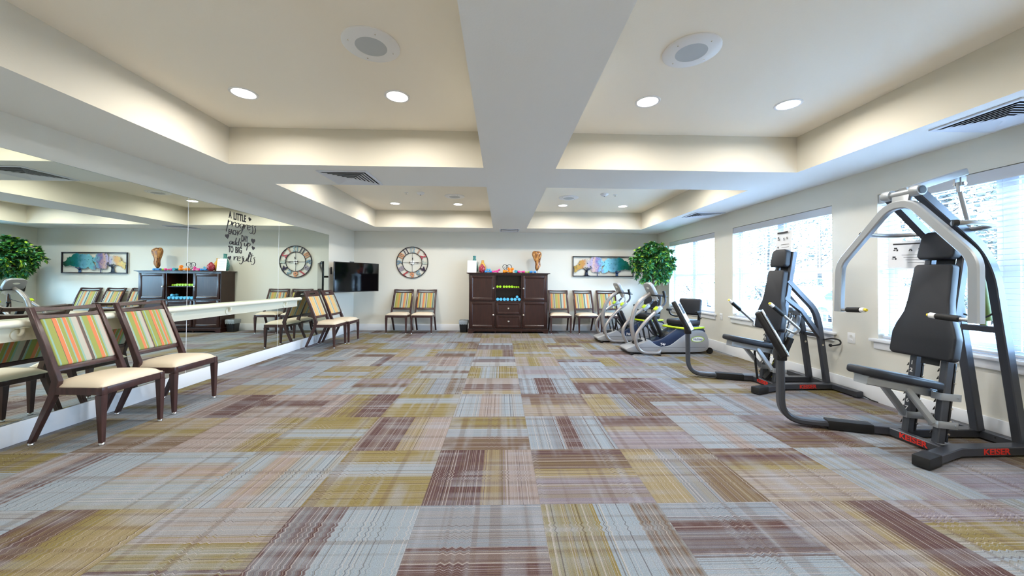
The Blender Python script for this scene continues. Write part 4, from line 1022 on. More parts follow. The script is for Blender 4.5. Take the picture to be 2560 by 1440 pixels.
def leaf(p, d, nrm, L, mi):
    d = d.normalized(); s_ = d.cross(nrm); s_ = s_.normalized() if s_.length > 1e-4 else Vector((1, 0, 0)); nn = s_.cross(d)
    w = L*0.24
    V_ = [p, p+d*L*0.3+s_*w+nn*w*0.25, p+d*L*0.62+s_*w*0.8+nn*w*0.1-Vector((0, 0, L*0.05)), p+d*L-Vector((0, 0, L*0.16)), p+d*L*0.62-s_*w*0.8+nn*w*0.1-Vector((0, 0, L*0.05)), p+d*L*0.3-s_*w+nn*w*0.25, p+d*L*0.32, p+d*L*0.64-Vector((0, 0, L*0.05))]
    v = [lv.bm.verts.new(x) for x in V_]
    for f in ((v[0], v[1], v[6]), (v[1], v[2], v[7], v[6]), (v[2], v[3], v[7]), (v[3], v[4], v[7]), (v[4], v[5], v[6], v[7]), (v[5], v[0], v[6])):
        lv.bm.faces.new(f).material_index = mi
for k in range(120):
    a = rnd.uniform(0, 2*PI); zc = 1.62; el = rnd.uniform(-1.1, 1.35)
    R = rnd.uniform(0.72, 1.0); rx, rz_ = 0.44, 0.44
    end = Vector((rx*R*math.cos(a)*math.cos(el), rx*R*math.sin(a)*math.cos(el), zc+rz_*R*math.sin(el)))
    if end.x > 0.36: end.x = 0.36
    st = Vector((0.01, 0.01, rnd.uniform(1.2, 1.62)))
    mid = st.lerp(end, 0.55)+Vector((0, 0, 0.10))
    br = catmull([st, mid, end, end+(end-mid)*0.25+Vector((0, 0, -0.06))], 6)
    tw.tube(br, 0.004, 5, scales=[1-0.7*i/len(br) for i in range(len(br))])
    for i in range(4, len(br)):
        for q_ in range(2 if i < 9 else 3):
            p = br[i]; d = Vector((rnd.gauss(0, 1), rnd.gauss(0, 1), rnd.gauss(-0.5, 0.6))); out_ = (p-Vector((0, 0, 1.6))); d = d.normalized()+out_.normalized()*0.6
            pe = p+d.normalized()*0.1
            if PC.x+pe.x > 3.79: d.x = -abs(d.x)
            leaf(p, d, Vector((rnd.gauss(0, .5), rnd.gauss(0, .5), 1)), rnd.uniform(0.07, 0.105), rnd.choices([0, 1, 2, 3], [4, 4, 2, 1.6])[0])
tw.build('branches', BARK, t)
for v in lv.bm.verts:
    v.co.x = min(v.co.x, 3.79-PC.x); v.co.y = min(v.co.y, 8.79-PC.y)
lv.build('foliage', LF, t, smooth=False)

# ================================================================== STRENGTH MACHINES
def strength_base(name, label, yc):
    t = thing(name, label, 'gym machine', (3.2, yc, 0)); off = (3.2, 0, 0)      # points given as (room x, offset from centre line, z)
    def bar(pts, w, h, nm, m, side=(0, 1, 0), parent=None, fil=0.0):
        return MB().bar(fillet(pts, fil) if fil else pts, w, h, side).build(nm, m, parent or t, off)
    Z0 = 0.042
    # floor frame
    near = [(2.735, -0.315, Z0), (3.16, -0.16, Z0), (3.70, -0.145, Z0)]
    far = [(2.735, 0.315, Z0), (3.16, 0.16, Z0), (3.70, 0.145, Z0)]
    bar(near, 0.075, 0.06, 'floor_beam', GUN, side=(0, 0, 1)) if False else None
    bar(near, 0.06, 0.078, 'floor_beam', GUN, side=(0, 0, 1))
    bar(far, 0.06, 0.078, 'floor_beam', GUN, side=(0, 0, 1))
    bar([(3.735, -0.47, Z0), (3.735, 0.47, Z0)], 0.06, 0.068, 'rear_floor_beam', GUN, side=(0, 0, 1))
    bar([(3.07, -0.165, Z0), (3.07, 0.165, Z0)], 0.06, 0.05, 'front_cross_beam', GUN, side=(0, 0, 1))
    for s_ in (-1, 1):
        d = Vector((3.16-2.735, s_*(0.16-0.315), 0)).normalized()
        MB().obox(Vector((2.735, s_*0.315, Z0))+d*(0.07 if s_ < 0 else 0.10), d, (-d.y, d.x, 0), (0, 0, 1), (0.16 if s_ < 0 else 0.30, 0.088, 0.07), 0.006).build('rubber_cap', RUBBER, t, off)
        MB().lathe([(0.03, 0), (0.03, 0.013)], 16, c=(2.78, s_*0.30, 0)).build('floor_pad', RUBBER, t, off)
        MB().lathe([(0.03, 0), (0.03, 0.013)], 16, c=(3.735, s_*0.43, 0)).build('floor_pad', RUBBER, t, off)
    # maker's name on the beams
    dn = Vector((1, 0, 0))
    text('lettering', 'KEISER', 0.058, RED, (3.42-3.2, -0.1528-0.0393, Z0), (0.54, 0.015, 0), (0, 0, 1), 0.0006, parent=t, bold=0.03, xs=1.15)
    text('lettering', 'KEISER', 0.056, RED, (3.07-0.0265-3.2, 0.0, Z0), (0, -1, 0), (0, 0, 1), 0.0006, parent=t, bold=0.03, xs=1.1)
    # uprights
    for s_ in (-1, 1):
        y = s_*0.098
        u_ = bar([(3.115, y, 0.07), (3.19, y, 0.62), (3.345, y, 1.55 if s_ else 0)], 0.045, 0.055, 'upright', GUN if True else SILV)
        dv = Vector((0.075, 0, 0.55)).normalized(); nv = Vector((dv.z, 0, -dv.x))
        r = MB().obox(Vector((3.155, y, 0.36))+nv*0.034, dv, (0, 1, 0), nv, (0.56, 0.05, 0.014), 0.002)
        rk = r.build('rack_plate', BLACK, t, off)
        b = MB()
        for k in range(9):
            c = Vector((3.122, y+0.018, 0.13))+dv*(0.055*k)-nv*0.028
            b.prism([c, c-nv*0.013-dv*0.004, c+dv*0.022], (0, 0.004, 0))
        b.build('rack_teeth', BLACK, t, off, smooth=False)
        b = MB()
        for k in range(6): c = Vector((3.13, y-0.0262, 0.14))+dv*(0.09*k)+nv*0.034; b.lathe([(0.008, 0.0015), (0.007, -0.003)], 10, c=c, axis='Y')
        b.build('bolts', NICKEL, t, off)
    if True:
        dv = Vector((0.075, 0, 0.55)).normalized(); nv = Vector((-dv.z, 0, dv.x))
        for k in range(8):
            c = Vector((3.19, 0.098, 0.62))-dv*(0.03+0.058*k)+nv*0.0285
            text('numeral', str(k+1), 0.042, WHITE, c-Vector(off), (0, -1, 0), dv, 0.0004, parent=t, bold=0.02)
    # seat carriage
    bar([(2.65, 0, 0.498), (3.22, 0, 0.390)], 0.10, 0.062, 'seat_rail', SILV)
    for s_ in (-1, 1):
        MB().bar([(2.84 if s_ > 0 else 2.955, s_*0.035, 0.465 if s_ > 0 else 0.44), (3.085, s_*0.092, 0.21)], 0.032, 0.045, side=(0, 1, 0)).build('seat_strut', SILV, t, off)
        for z, xx in ((0.21, 3.135), (0.405, 3.16)):
            b = MB(); y = s_*0.098
            dv = Vector((0.075, 0, 0.55)).normalized()
            for yy in (y-0.0285, y+0.0285): b.obox((xx+0.02, yy, z-0.01), Vector((1, 0, -0.10)), (0, 1, 0), Vector((0.10, 0, 1)), (0.15, 0.006, 0.05), 0.002)
            b.obox((xx-0.052, y, z-0.003), Vector((1, 0, -0.10)), (0, 1, 0), Vector((0.10, 0, 1)), (0.006, 0.063, 0.05), 0.002)
            b.cyl((xx+0.075, y-0.036, z-0.015), (xx+0.075, y+0.036, z-0.015), 0.008, 10)
            b.build('bracket', SILV, t, off)
    def sp(a, v, n_=0):   # seat plane: a along from the rear, v sideways
        return Vector((3.13, 0, 0.440))+Vector((-0.983, 0, 0.186))*a+Vector((0, v, 0))+Vector((0.186, 0, 0.983))*n_
    o2 = [(0.0, -0.13), (0.0, 0.13), (0.10, 0.145), (0.26, 0.145), (0.42, 0.12), (0.515, 0.085), (0.54, 0.06), (0.54, -0.06), (0.515, -0.085), (0.42, -0.12), (0.26, -0.145), (0.10, -0.145)]
    MB().prism([sp(a, v) for a, v in o2], Vector((0.186, 0, 0.983))*0.058, 0.022, 3).build('seat_pad', UPH, t, off)
    MB().bar([sp(0.02, 0, -0.006), sp(0.48, 0, -0.006)], 0.12, 0.012, side=(0, 1, 0)).build('seat_plate', SILV, t, off)
    # back pads
    def bp(x, z, v): return Vector((x, v, z))
    def pad(x0, z0, x1, z1, prof, nm, th=0.065):
        a, c = Vector((x0, 0, z0)), Vector((x1, 0, z1)); d = c-a; nv = Vector((d.z, 0, -d.x)).normalized()
        P = [a+d*q_+Vector((0, w_, 0)) for q_, w_ in prof]+[a+d*q_-Vector((0, w_, 0)) for q_, w_ in prof[::-1]]
        b = MB(); b.prism(P, nv*th, 0.018, 3); return b.build(nm, UPH, t, off, ang=50)
    pad(3.085, 0.66, 3.205, 1.345, [(0.0, 0.185), (0.03, 0.205), (0.24, 0.205), (0.34, 0.185), (0.48, 0.145), (0.62, 0.132), (0.97, 0.122), (1.0, 0.108)], 'back_pad')
    pad(3.212, 1.385, 3.248, 1.590, [(0.0, 0.10), (0.12, 0.118), (0.8, 0.108), (0.93, 0.095), (1.0, 0.07)], 'head_pad', 0.07)
    bar([(3.18, 0, 0.60), (3.30, 0, 1.30), (3.345, 0, 1.56)], 0.12, 0.012, 'pad_plate', BLACK)
    # display console
    dd = Vector((-0.56, 0.2, 0)).normalized(); sd = Vector((-dd.y, dd.x, 0))
    base = Vector((2.735, 0.315, Z0))
    P = fillet([base+dd*0.02, base+dd*0.365, base+dd*0.368+Vector((0, 0, 0.56))], 0.17, 9)
    MB().bar(P, 0.085, 0.048, side=sd, r=0.012).build('console_tube', GUN, t, off)
    ctr = base+dd*0.368+Vector((-0.045, 0.03, 0)); ctr.z = 0.765
    ax = Vector((-0.36, 0.27, 0.90)).normalized(); sy = Vector((0.6, 0.8, 0)).normalized(); nz = ax.cross(sy).normalized()
    if nz.z < 0: nz = -nz
    MB().obox(ctr+nz*(-0.012), ax, sy, nz, (0.42, 0.20, 0.055), 0.018, 3).build('console_housing', BLACK, t, off)
    f_ = MB().obox(ctr+nz*0.021, ax, sy, nz, (0.41, 0.19, 0.012), 0.005, 2).build('console_face', SILV, t, off)
    MB().obox(ctr+nz*0.0275+ax*0.09, ax, sy, nz, (0.14, 0.13, 0.003), 0.001).build('display', DARK, f_, off)
    for k in (-1, 1): MB().obox(ctr+nz*0.0275-ax*0.10+sy*0.035*k, ax, sy, nz, (0.03, 0.03, 0.004), 0.001).build('button', RUBBER, f_, off)
    MB().obox(ctr-ax*0.18-nz*0.03, (0, 0, 1), sd, dd, (0.10, 0.10, 0.075), 0.01).build('console_neck', BLACK, t, off)
    return t, off, bar

# --- overhead arm chest machine (nearest the camera)
t, off, bar = strength_base('chest_press_machine', 'grey gym machine nearest the camera with overhead V arms and long seat', 2.615)
for s_ in (-1, 1):
    y = s_*0.118
    bar(fillet([(3.70, y, 0.07), (3.515, y, 1.27), (3.42, y, 1.46), (2.99, y*0.82, 1.855)], 0.14, 6), 0.055, 0.06, 'rear_frame', GUN)
    MB().lathe([(0.038, -0.03), (0.04, -0.026), (0.04, 0.026), (0.038, 0.03)], 24, c=(2.98, s_*0.098, 1.868), axis='Y').build('pivot_collar', SILV, t, off)
    MB().lathe([(0.028, -0.002), (0.026, 0.002)], 20, c=(2.98, s_*0.130, 1.868), axis='Y').build('bearing_cap', BLACK, t, off)
bar([(3.573, -0.118, 0.87), (3.573, 0.118, 0.87)], 0.05, 0.045, 'cross_brace', GUN, side=(1, 0, 0))
bar([(3.36, -0.118, 1.508), (3.36, 0.118, 1.508)], 0.045, 0.045, 'cross_brace', GUN, side=(1, 0, 0))
MB().cyl((2.98, -0.075, 1.868), (2.98, 0.075, 1.868), 0.024, 20).build('pivot_shaft', SILV, t, off)
ax_ = []
b = MB(); b.prism([(2.965, -0.062, 1.865), (2.965, 0.062, 1.865), (2.955, 0.055, 1.80), (2.95, 0.085, 1.755), (2.95, -0.085, 1.755), (2.955, -0.055, 1.80)], (0.035, 0, 0), 0.004)
b.build('yoke', SILV, t, off)
ym = MB().bar(fillet([(2.925, -0.455, 0.955), (2.935, -0.45, 1.36), (2.962, -0.075, 1.785), (2.962, 0.075, 1.785), (2.935, 0.45, 1.36), (2.925, 0.455, 0.955)], 0.075, 6), 0.05, 0.060, side=(1, 0, 0), r=0.008)
ym.build('press_arm', SILV, t, off)
for s_ in (-1, 1):
    y1 = s_*0.43
    MB().cyl((2.925, y1, 0.972), (2.915, s_*0.215, 0.985), 0.013, 14).build('handle_bar', CHROME, t, off)
    h_ = MB().tube([(2.9215, s_*0.375, 0.9755), (2.917, s_*0.26, 0.9825)], 0.0215, 16).build('grip', RUBBER, t, off)
    MB().tube([(2.9165, s_*0.255, 0.983), (2.915, s_*0.222, 0.985)], 0.019, 14).build('handle_collar', WHITE, t, off)
    MB().lathe([(0.013, 0), (0.0135, s_*0.004), (0.010, s_*-0.012)], 14, c=(2.9148, s_*0.218, 0.9855), axis='Y').build('thumb_button', YEL, t, off)
bar([(2.985, 0, 1.885), (3.455, 0, 2.035)], 0.055, 0.05, 'lever', SILV)
b = MB(); b.box((3.405, -0.024, 1.93), (3.445, -0.014, 2.0)).box((3.405, 0.014, 1.93), (3.445, 0.024, 2.0)).cyl((3.425, -0.034, 1.945), (3.425, 0.034, 1.945), 0.014, 14)
b.box((3.408, -0.012, 1.885), (3.442, 0.012, 1.96), 0.003); b.build('clevis', SILV, t, off)
MB().cyl((3.425, 0, 1.89), (3.535, 0, 1.47), 0.014, 14).build('piston_rod', SILVD, t, off)
MB().cyl((3.532, 0, 1.48), (3.625, 0, 0.93), 0.036, 20).cyl((3.60, 0, 0.96), (3.60, 0, 0.88), 0.02, 12).build('air_cylinder', OLIVE, t, off)
for s_ in (-1, 1):
    P = catmull([(3.35, s_*0.06, 1.585), (3.34, s_*0.20, 1.592), (3.25, s_*0.31, 1.596), (3.06, s_*0.33, 1.60), (2.975, s_*0.30, 1.60)], 6)
    a_ = MB().tube(P, 0.017, 12).build('stop_arm', SILVD, t, off)
    MB().tube([P[-3], P[-1]], 0.022, 12).build('stop_bumper', RUBBER, a_, off)
MB().tube(catmull([(3.38, -0.05, 0.98), (3.46, -0.08, 0.95), (3.55, -0.1, 1.0), (3.56, -0.09, 1.05)], 6), 0.006, 8).build('air_hose', RUBBER, t, off)
MB().tube(catmull([(3.70, 0.02, 0.05), (3.77, -0.05, 0.06), (3.775, -0.25, 0.015), (3.76, -0.5, 0.012)], 8), 0.006, 8).build('air_hose', RUBBER, t, off)
PL = bumpy(mat('laminate_sheet', (226, 228, 232), 0.25), 8, 0.1, 0.002)
s_ = MB().box((3.37, 0.14, 1.325), (3.374, 0.46, 1.555), rot=Matrix.Rotation(0.05, 3, 'X')).build('instruction_card', PL, t, off, smooth=False)
def card_print(c, dy_, dz_, w_, h_, parent, xface, tilt=0):
    b = MB(); R_ = Matrix.Rotation(tilt, 3, 'X')
    def rc(y0, y1, z0, z1): b.box((xface-0.0008, c[0]+y0*w_, c[1]+z0*h_), (xface, c[0]+y1*w_, c[1]+z1*h_), rot=R_, piv=(xface, c[0], c[1]))
    rc(-0.30, 0.38, 0.36, 0.41)
    for yy, zz, q_ in ((0.30, 0.22, 0.05), (0.33, -0.1, 0.05), (-0.05, 0.18, 0.035), (-0.25, 0.2, 0.03)):
        rc(yy-q_*0.5, yy+q_, zz-q_*0.4, zz+q_*0.7); rc(yy-q_, yy-q_*0.2, zz-q_*1.8, zz-q_*0.5); rc(yy+q_*0.3, yy+q_*1.3, zz-q_*1.5, zz-q_*0.9)
    for k in range(4): rc(-0.36, 0.16-0.05*k, -0.02-0.09*k, -0.01-0.09*k)
    b.build('print', INK, parent, off, smooth=False)
card_print((0.30, 1.44), 0, 0, 0.32, 0.23, s_, 3.3695, 0.05)

# --- second machine: low handles by the hips
t, off, bar = strength_base('triceps_machine', 'grey gym machine with two low handles in front of the middle window', 4.16)
for s_ in (-1, 1):
    y = s_*0.118
    bar(fillet([(3.262, y*0.84, 1.225), (3.56, y, 0.90), (3.605, y, 0.76), (3.70, y, 0.07)], 0.14, 6), 0.05, 0.058, 'rear_frame', GUN)
    bar([(3.225, y*0.84, 1.03), (3.40, y, 0.89), (3.615, y, 0.60)], 0.045, 0.05, 'diagonal_strut', GUN)
    MB().lathe([(0.012, 0.03), (0.012, -0.03)], 12, c=(3.635, y, 0.50), axis='Y').build('frame_bolt', NICKEL, t, off)
bar([(3.635, -0.1, 0.60), (3.635, 0.1, 0.60)], 0.04, 0.04, 'cross_brace', GUN, side=(1, 0, 0))
MB().cyl((3.42, -0.125, 0.855), (3.42, 0.125, 0.855), 0.03, 18).build('pivot_shaft', SILV, t, off)
bar(fillet([(3.13, 0, 0.86), (3.30, 0, 0.90), (3.46, 0, 0.88), (3.44, 0, 0.70), (3.34, 0, 0.56)], 0.07, 5), 0.075, 0.05, 'lever', SILV)
b = MB(); b.cyl((3.405, 0.0, 0.84), (3.36, 0, 0.72), 0.018, 12); b.box((3.375, -0.025, 0.79), (3.42, 0.025, 0.85), 0.004); b.build('clevis', CHROME, t, off)
MB().cyl((3.365, 0.0, 0.73), (3.27, 0, 0.42), 0.013, 12).build('piston_rod', SILVD, t, off)
MB().cyl((3.30, 0.06, 0.36), (3.18, 0.06, 0.09), 0.035, 18).build('air_cylinder', mat('cylinder_olive_yellow', (178, 170, 70), 0.4), t, off)
for s_ in (-1, 1):
    P = fillet([(3.33, s_*0.03, 0.60), (3.12, s_*0.34, 0.655), (3.20, s_*0.35, 0.685), (2.87, s_*0.35, 0.985)], 0.035, 6)
    P = fillet([(3.30, s_*0.05, 0.66), (3.16, s_*0.33, 0.655), (3.195, s_*0.355, 0.70), (2.885, s_*0.35, 0.965)], 0.045, 6)
    h_ = MB().tube(P, 0.0145, 14).build('handle_bar', SILVD, t, off)
    d = (Vector(P[-1])-Vector(P[-2])).normalized(); e = Vector(P[-1])
    MB().tube([e-d*0.17, e-d*0.03], 0.022, 14).build('grip', RUBBER, h_, off)
    MB().tube([e-d*0.028, e+d*0.012], 0.018, 14).build('handle_collar', WHITE, h_, off)
    MB().tube([e+d*0.012, e+d*0.026], 0.013, 12).build('thumb_button', YEL, h_, off)
MB().tube(catmull([(3.02, 0.05, 0.07), (3.0, 0.06, 0.3), (3.03, 0.08, 0.42), (3.2, 0.05, 0.5)], 8), 0.012, 10).build('air_hose', RUBBER, t, off)
MB().tube(catmull([(3.28, -0.03, 1.02), (3.30, -0.04, 0.95), (3.28, -0.03, 0.88), (3.25, -0.03, 0.8)], 8), 0.007, 8).build('air_hose', RUBBER, t, off)
bar([(3.06, -0.02, 0.09), (3.20, -0.10, 0.34), (3.26, -0.15, 0.58)], 0.055, 0.05, 'strap_guard', RUBBER)
MB().tube(catmull([(3.64, -0.15, 0.56), (3.72, -0.17, 0.575), (3.775, -0.20, 0.56), (3.76, -0.22, 0.52), (3.68, -0.2, 0.50)], 8), 0.008, 8).build('air_hose', RUBBER, t, off)
MB().ico((3.70, -0.17, 0.50), 0.018, 2).build('hose_connector', RUBBER, t, off)
MB().tube(catmull([(3.76, -0.3, 0.012), (3.775, -0.42, 0.03), (3.77, -0.55, 0.012), (3.765, -0.62, 0.012)], 8), 0.005, 8).build('air_hose', RUBBER, t, off)
s_ = MB().box((3.352, -0.03, 1.445), (3.356, 0.205, 1.82), rot=Matrix.Rotation(0.07, 3, 'Y'), piv=(3.354, 0, 1.445)).build('instruction_card', PL, t, off, smooth=False)
b_off = off
card_print((0.0875, 1.66), 0, 0, 0.235, 0.36, s_, 3.3645, 0)

# ================================================================== RECUMBENT STEPPERS
STEPW = mat('logo_white', (240, 244, 240), 0.4); STEPG = mat('logo_green', (150, 190, 40), 0.4); GRIP = mat('grip_slate', (56, 62, 74), 0.5)
def stepper(label, x0, yc):
    t = thing('recumbent_stepper', label, 'exercise machine', (x0+2.8, yc, 0), 0, 'recumbent steppers by the far window'); off = (2.8, 0, 0)
    HW = 0.17
    def prof(P, nm, m, hw, bev=0.03): return MB().prism([(a, -hw, c) for a, c in catmull2(P)], (0, 2*hw, 0), bev, 3).build(nm, m, t, off, ang=45)
    def catmull2(P):
        P3 = [Vector((a, 0, c)) for a, c in P]; return [(v.x, v.z) for v in catmull(P3+[P3[0]], 3)[:-1]]
    low = [(2.09, 0.045), (2.07, 0.09), (2.20, 0.135), (2.38, 0.20), (2.46, 0.235), (2.55, 0.17), (2.66, 0.125), (2.80, 0.15), (2.95, 0.255), (3.10, 0.36), (3.25, 0.405), (3.39, 0.37), (3.45, 0.26), (3.455, 0.13), (3.40, 0.055), (3.2, 0.035), (2.6, 0.03), (2.2, 0.03)]
    prof(low, 'lower_shell', NUG, HW)
    upr = [(2.46, 0.10), (2.50, 0.20), (2.62, 0.24), (2.78, 0.33), (2.92, 0.42), (3.05, 0.47), (3.22, 0.475), (3.37, 0.43), (3.405, 0.34), (3.3, 0.2), (2.9, 0.15)]
    prof(upr, 'upper_shell', NAVY, HW-0.004, 0.04)
    MB().box((2.25, -HW-0.001, 0.112), (3.40, HW+0.001, 0.116)).build('shell_seam', DARK, t, off, smooth=False)
    for s_ in (-1, 1):
        y = s_*(HW+0.001)
        n = 32
        for rx, rz_, mm, dd_, nm in ((0.112, 0.050, STEPG, 0.0008, 'badge_border'), (0.098, 0.041, STEPW, 0.0016, 'badge')):
            P = [(3.27+rx*math.cos(2*PI*k/n)+0.0, y, 0.25+rz_*math.sin(2*PI*k/n)+0.05*rx*math.cos(2*PI*k/n)) for k in range(n)]
            MB().prism(P, (0, s_*dd_, 0)).build(nm, mm, t, off, smooth=False)
        text('lettering', 'NuStep', 0.052, NAVT, (3.27-2.8, y+s_*0.0022, 0.25), (-s_, 0, 0), (0, 0, 1), 0.0004, parent=t, bold=0.015, xs=1.0, shear=0.15)
        text('lettering', 'T4r', 0.062, WHITE, (2.68-2.8, y-s_*0.0015 if False else s_*(HW+0.0015), 0.165), (-s_, 0, 0), (0, 0, 1), 0.0006, parent=t, bold=0.02, shear=0.2)
    for s_ in (-1, 1):
        w_ = MB().lathe([(0.025, -0.018), (0.048, -0.018), (0.052, -0.01), (0.052, 0.01), (0.048, 0.018), (0.025, 0.018)], 24, c=(3.50, s_*0.12, 0.052), axis='Y').build('transport_wheel', RUBBER, t, off)
    MB().cyl((3.50, -0.12, 0.052), (3.50, 0.12, 0.052), 0.012, 10).box((3.40, -0.03, 0.04), (3.51, 0.03, 0.07), 0.005).build('wheel_axle', BLACK, t, off)
    MB().bar([(2.14, -0.25, 0.018), (2.14, 0.25, 0.018)], 0.03, 0.045, side=(0, 0, 1)).bar([(2.60, -0.29, 0.016), (2.42, -0.17, 0.016)], 0.025, 0.035, side=(0, 0, 1)).bar([(2.60, 0.29, 0.016), (2.42, 0.17, 0.016)], 0.025, 0.035, side=(0, 0, 1)).build('floor_stabiliser', BLACK, t, off)
    # column and console
    MB().tube(catmull([(2.33, 0, 0.06), (2.245, 0, 0.30), (2.225, 0, 0.52), (2.29, 0, 0.76), (2.41, 0, 0.91), (2.54, 0, 1.00)], 8), 0.036, 16).build('column', NUTUBE, t, off)
    MB().box((2.24, -0.06, 0.10), (2.40, 0.06, 0.22), 0.02, 2).build('column_boot', BLACK, t, off)
    cax = Vector((0.50, 0, -1.0)).normalized(); cn = Vector((-1.0, 0, -0.50)).normalized()
    cc = Vector((2.565, 0, 1.085))
    b = MB(); n = 28; outl = []
    for k in range(n):
        a = 2*PI*k/n; ca, sa = math.cos(a), math.sin(a)
        u_ = abs(ca)**0.55*math.copysign(1, ca)*0.125; w_ = abs(sa)**0.55*math.copysign(1, sa)*0.165
        outl.append(cc+cax*u_+Vector((0, w_, 0)))
    b.prism(outl, cn*0.055, 0.02, 3); b.build('console', NUG, t, off, ang=45)
    MB().prism([cc+cax*(0.10*math.cos(2*PI*k/4+PI/4)*1.0)+Vector((0, 0.13*math.sin(2*PI*k/4+PI/4)*1.0, 0))-cn*0.0005 for k in range(4)], -cn*0.003).build('display', DARK, t, off, smooth=False)
    P = [cc+cn*0.0545+cax*(-0.035+0.02*math.sin(2*PI*k/24))+Vector((0, 0.055*math.cos(2*PI*k/24), 0)) for k in range(24)]
    MB().prism(P, cn*0.0015).build('console_badge', STEPW, t, off, smooth=False)
    MB().box((2.55, -0.15, 0.955), (2.78, 0.15, 0.972), 0.006, rot=Matrix.Rotation(0.1, 3, 'Y')).build('tray', BLACK, t, off)
    MB().tube(catmull([(2.60, -0.13, 0.98), (2.72, -0.15, 0.97), (2.77, -0.05, 0.975), (2.77, 0.05, 0.975), (2.72, 0.15, 0.97), (2.60, 0.13, 0.98)], 5), 0.012, 10).build('tray_rail', GRIP, t, off)
    b = MB(); n = 20; R0 = []
    for k in range(n+1):
        y = -0.12+0.24*k/n; R0.append([b.bm.verts.new((2.60+0.010*math.sin(k*1.1), y, 0.955)), b.bm.verts.new((2.63+0.012*math.sin(k*1.3+1), y, 0.885+0.02*math.sin(k*0.9)))])
    for A, B in zip(R0, R0[1:]): b.bm.faces.new((A[0], A[1], B[1], B[0]))
    b.build('hanging_cloth', PAPER, t, off)
    MB().tube(catmull([(2.68, 0.05, 0.95), (2.69, 0.06, 0.80), (2.60, 0.08, 0.75), (2.5, 0.1, 0.72)], 6), 0.005, 6).build('sensor_cable', GRIP, t, off)
    # arms
    for s_ in (-1, 1):
        y = s_*0.245; dz = 0.0 if s_ < 0 else 0.04; dx = 0.0 if s_ < 0 else -0.05
        P = fillet([(2.62, y*0.80, 0.07), (2.58, y, 0.035), (2.27, y, 0.04), (2.17+dx, y, 0.28+dz), (2.33+dx, y, 0.52+dz), (2.63, y, 0.80)], 0.13, 7)
        MB().tube(P, 0.028, 14).build('arm', NUTUBE, t, off)
        d = Vector((0.30, 0, 0.28)).normalized()
        MB().obox(Vector((2.57, y, 0.745)), d, (0, 1, 0), d.cross(Vector((0, 1, 0))), (0.14, 0.062, 0.07), 0.018, 3).build('arm_clamp', NUG, t, off)
        MB().obox(Vector((2.53, y, 0.765)), d, (0, 1, 0), d.cross(Vector((0, 1, 0))), (0.075, 0.075, 0.035), 0.012, 2).build('arm_lever', LIME, t, off)
        P = fillet([(2.60, y, 0.775), (2.70, y, 0.86), (2.66, y*1.0, 1.05)], 0.07, 6)
        g_ = MB().tube(P, 0.017, 12).build('hand_lever', GRIP, t, off)
        MB().tube([P[-2].lerp(P[-1], 0.15), P[-1]], 0.022, 12).build('grip', RUBBER, g_, off)
        # pedals
        lk = MB().tube([(2.36, s_*0.12, 0.50), (2.42, s_*0.11, 0.20)], 0.011, 8).tube([(2.44, s_*0.13, 0.48), (2.50, s_*0.12, 0.18)], 0.011, 8).build('pedal_link', BLACK, t, off)
        pa = Vector((0.42, 0, -1)).normalized(); pn = Vector((1, 0, 0.42)).normalized()
        MB().prism([Vector((2.59, s_*0.125, 0.46))+pa*a+Vector((0, w_, 0)) for a, w_ in ((-0.17, -0.03), (-0.17, 0.03), (-0.11, 0.055), (0.08, 0.058), (0.17, 0.045), (0.17, -0.045), (0.08, -0.058), (-0.11, -0.055))], pn*0.045, 0.01, 2).prism([Vector((2.59, s_*0.125, 0.46))+pa*0.17+pn*0.0+Vector((0, w_, 0)) for w_ in (-0.045, 0.045)]+[Vector((2.59, s_*0.125, 0.46))+pa*0.15+pn*0.08+Vector((0, w_, 0)) for w_ in (0.045, -0.045)], pa*0.02, 0.004).build('foot_pedal', BLACK, t, off)
        MB().tube([(2.50, s_*0.12, 0.46), (2.62, s_*0.08, 0.30), (2.74, s_*0.05, 0.26)], 0.014, 8).build('pedal_arm', BLACK, t, off)
    # seat, turned toward the room
    R_ = Matrix.Translation((3.10, 0, 0)) @ Matrix.Rotation(math.radians(24), 4, 'Z')
    def S(mb): mb.xf(R_); return mb
    S(MB().box((-0.17, -0.205, 0.47), (0.19, 0.205, 0.565), 0.03, 3)).build('seat_cushion', UPH, t, off, ang=50)
    S(MB().box((-0.15, -0.18, 0.455), (0.18, 0.18, 0.475), 0.006)).build('seat_pan', BLACK, t, off)
    S(MB().box((0.15, -0.215, 0.635), (0.21, 0.215, 0.915), 0.03, 3, rot=Matrix.Rotation(0.16, 3, 'Y'))).build('seat_back', UPH, t, off, ang=50)
    b = MB()
    for s_ in (-1, 1): b.box((0.175, s_*0.17-0.02, 0.50), (0.205, s_*0.17+0.02, 0.70), 0.005, rot=Matrix.Rotation(0.1, 3, 'Y'))
    S(b).build('back_support', BLACK, t, off)
    for s_ in (-1, 1):
        b = MB(); b.tube(catmull([(0.18, s_*0.19, 0.60), (0.12, s_*0.255, 0.595), (0.04, s_*0.285, 0.63), (0.01, s_*0.29, 0.695)], 6), 0.014, 10)
        a_ = S(b).build('armrest', BLACK, t, off)
        S(MB().box((-0.04, s_*0.29-0.026, 0.69), (0.06, s_*0.29+0.026, 0.728), 0.012, 2)).build('armrest_pad', RUBBER, a_, off)
    S(MB().tube(fillet([(0.20, -0.25, 0.44), (-0.22, -0.25, 0.44), (-0.22, 0.25, 0.44), (0.20, 0.25, 0.44)], 0.08, 6)+[Vector((0.20, 0.25, 0.44))], 0.018, 12)).build('seat_release_bar', LIME, t, off)
    b = MB()
    for s_ in (-1, 1): b.box((0.12, min(s_*0.19, s_*0.25), 0.43), (0.20, max(s_*0.19, s_*0.25), 0.458), 0.004)
    S(b).build('release_bracket', LIME, t, off)
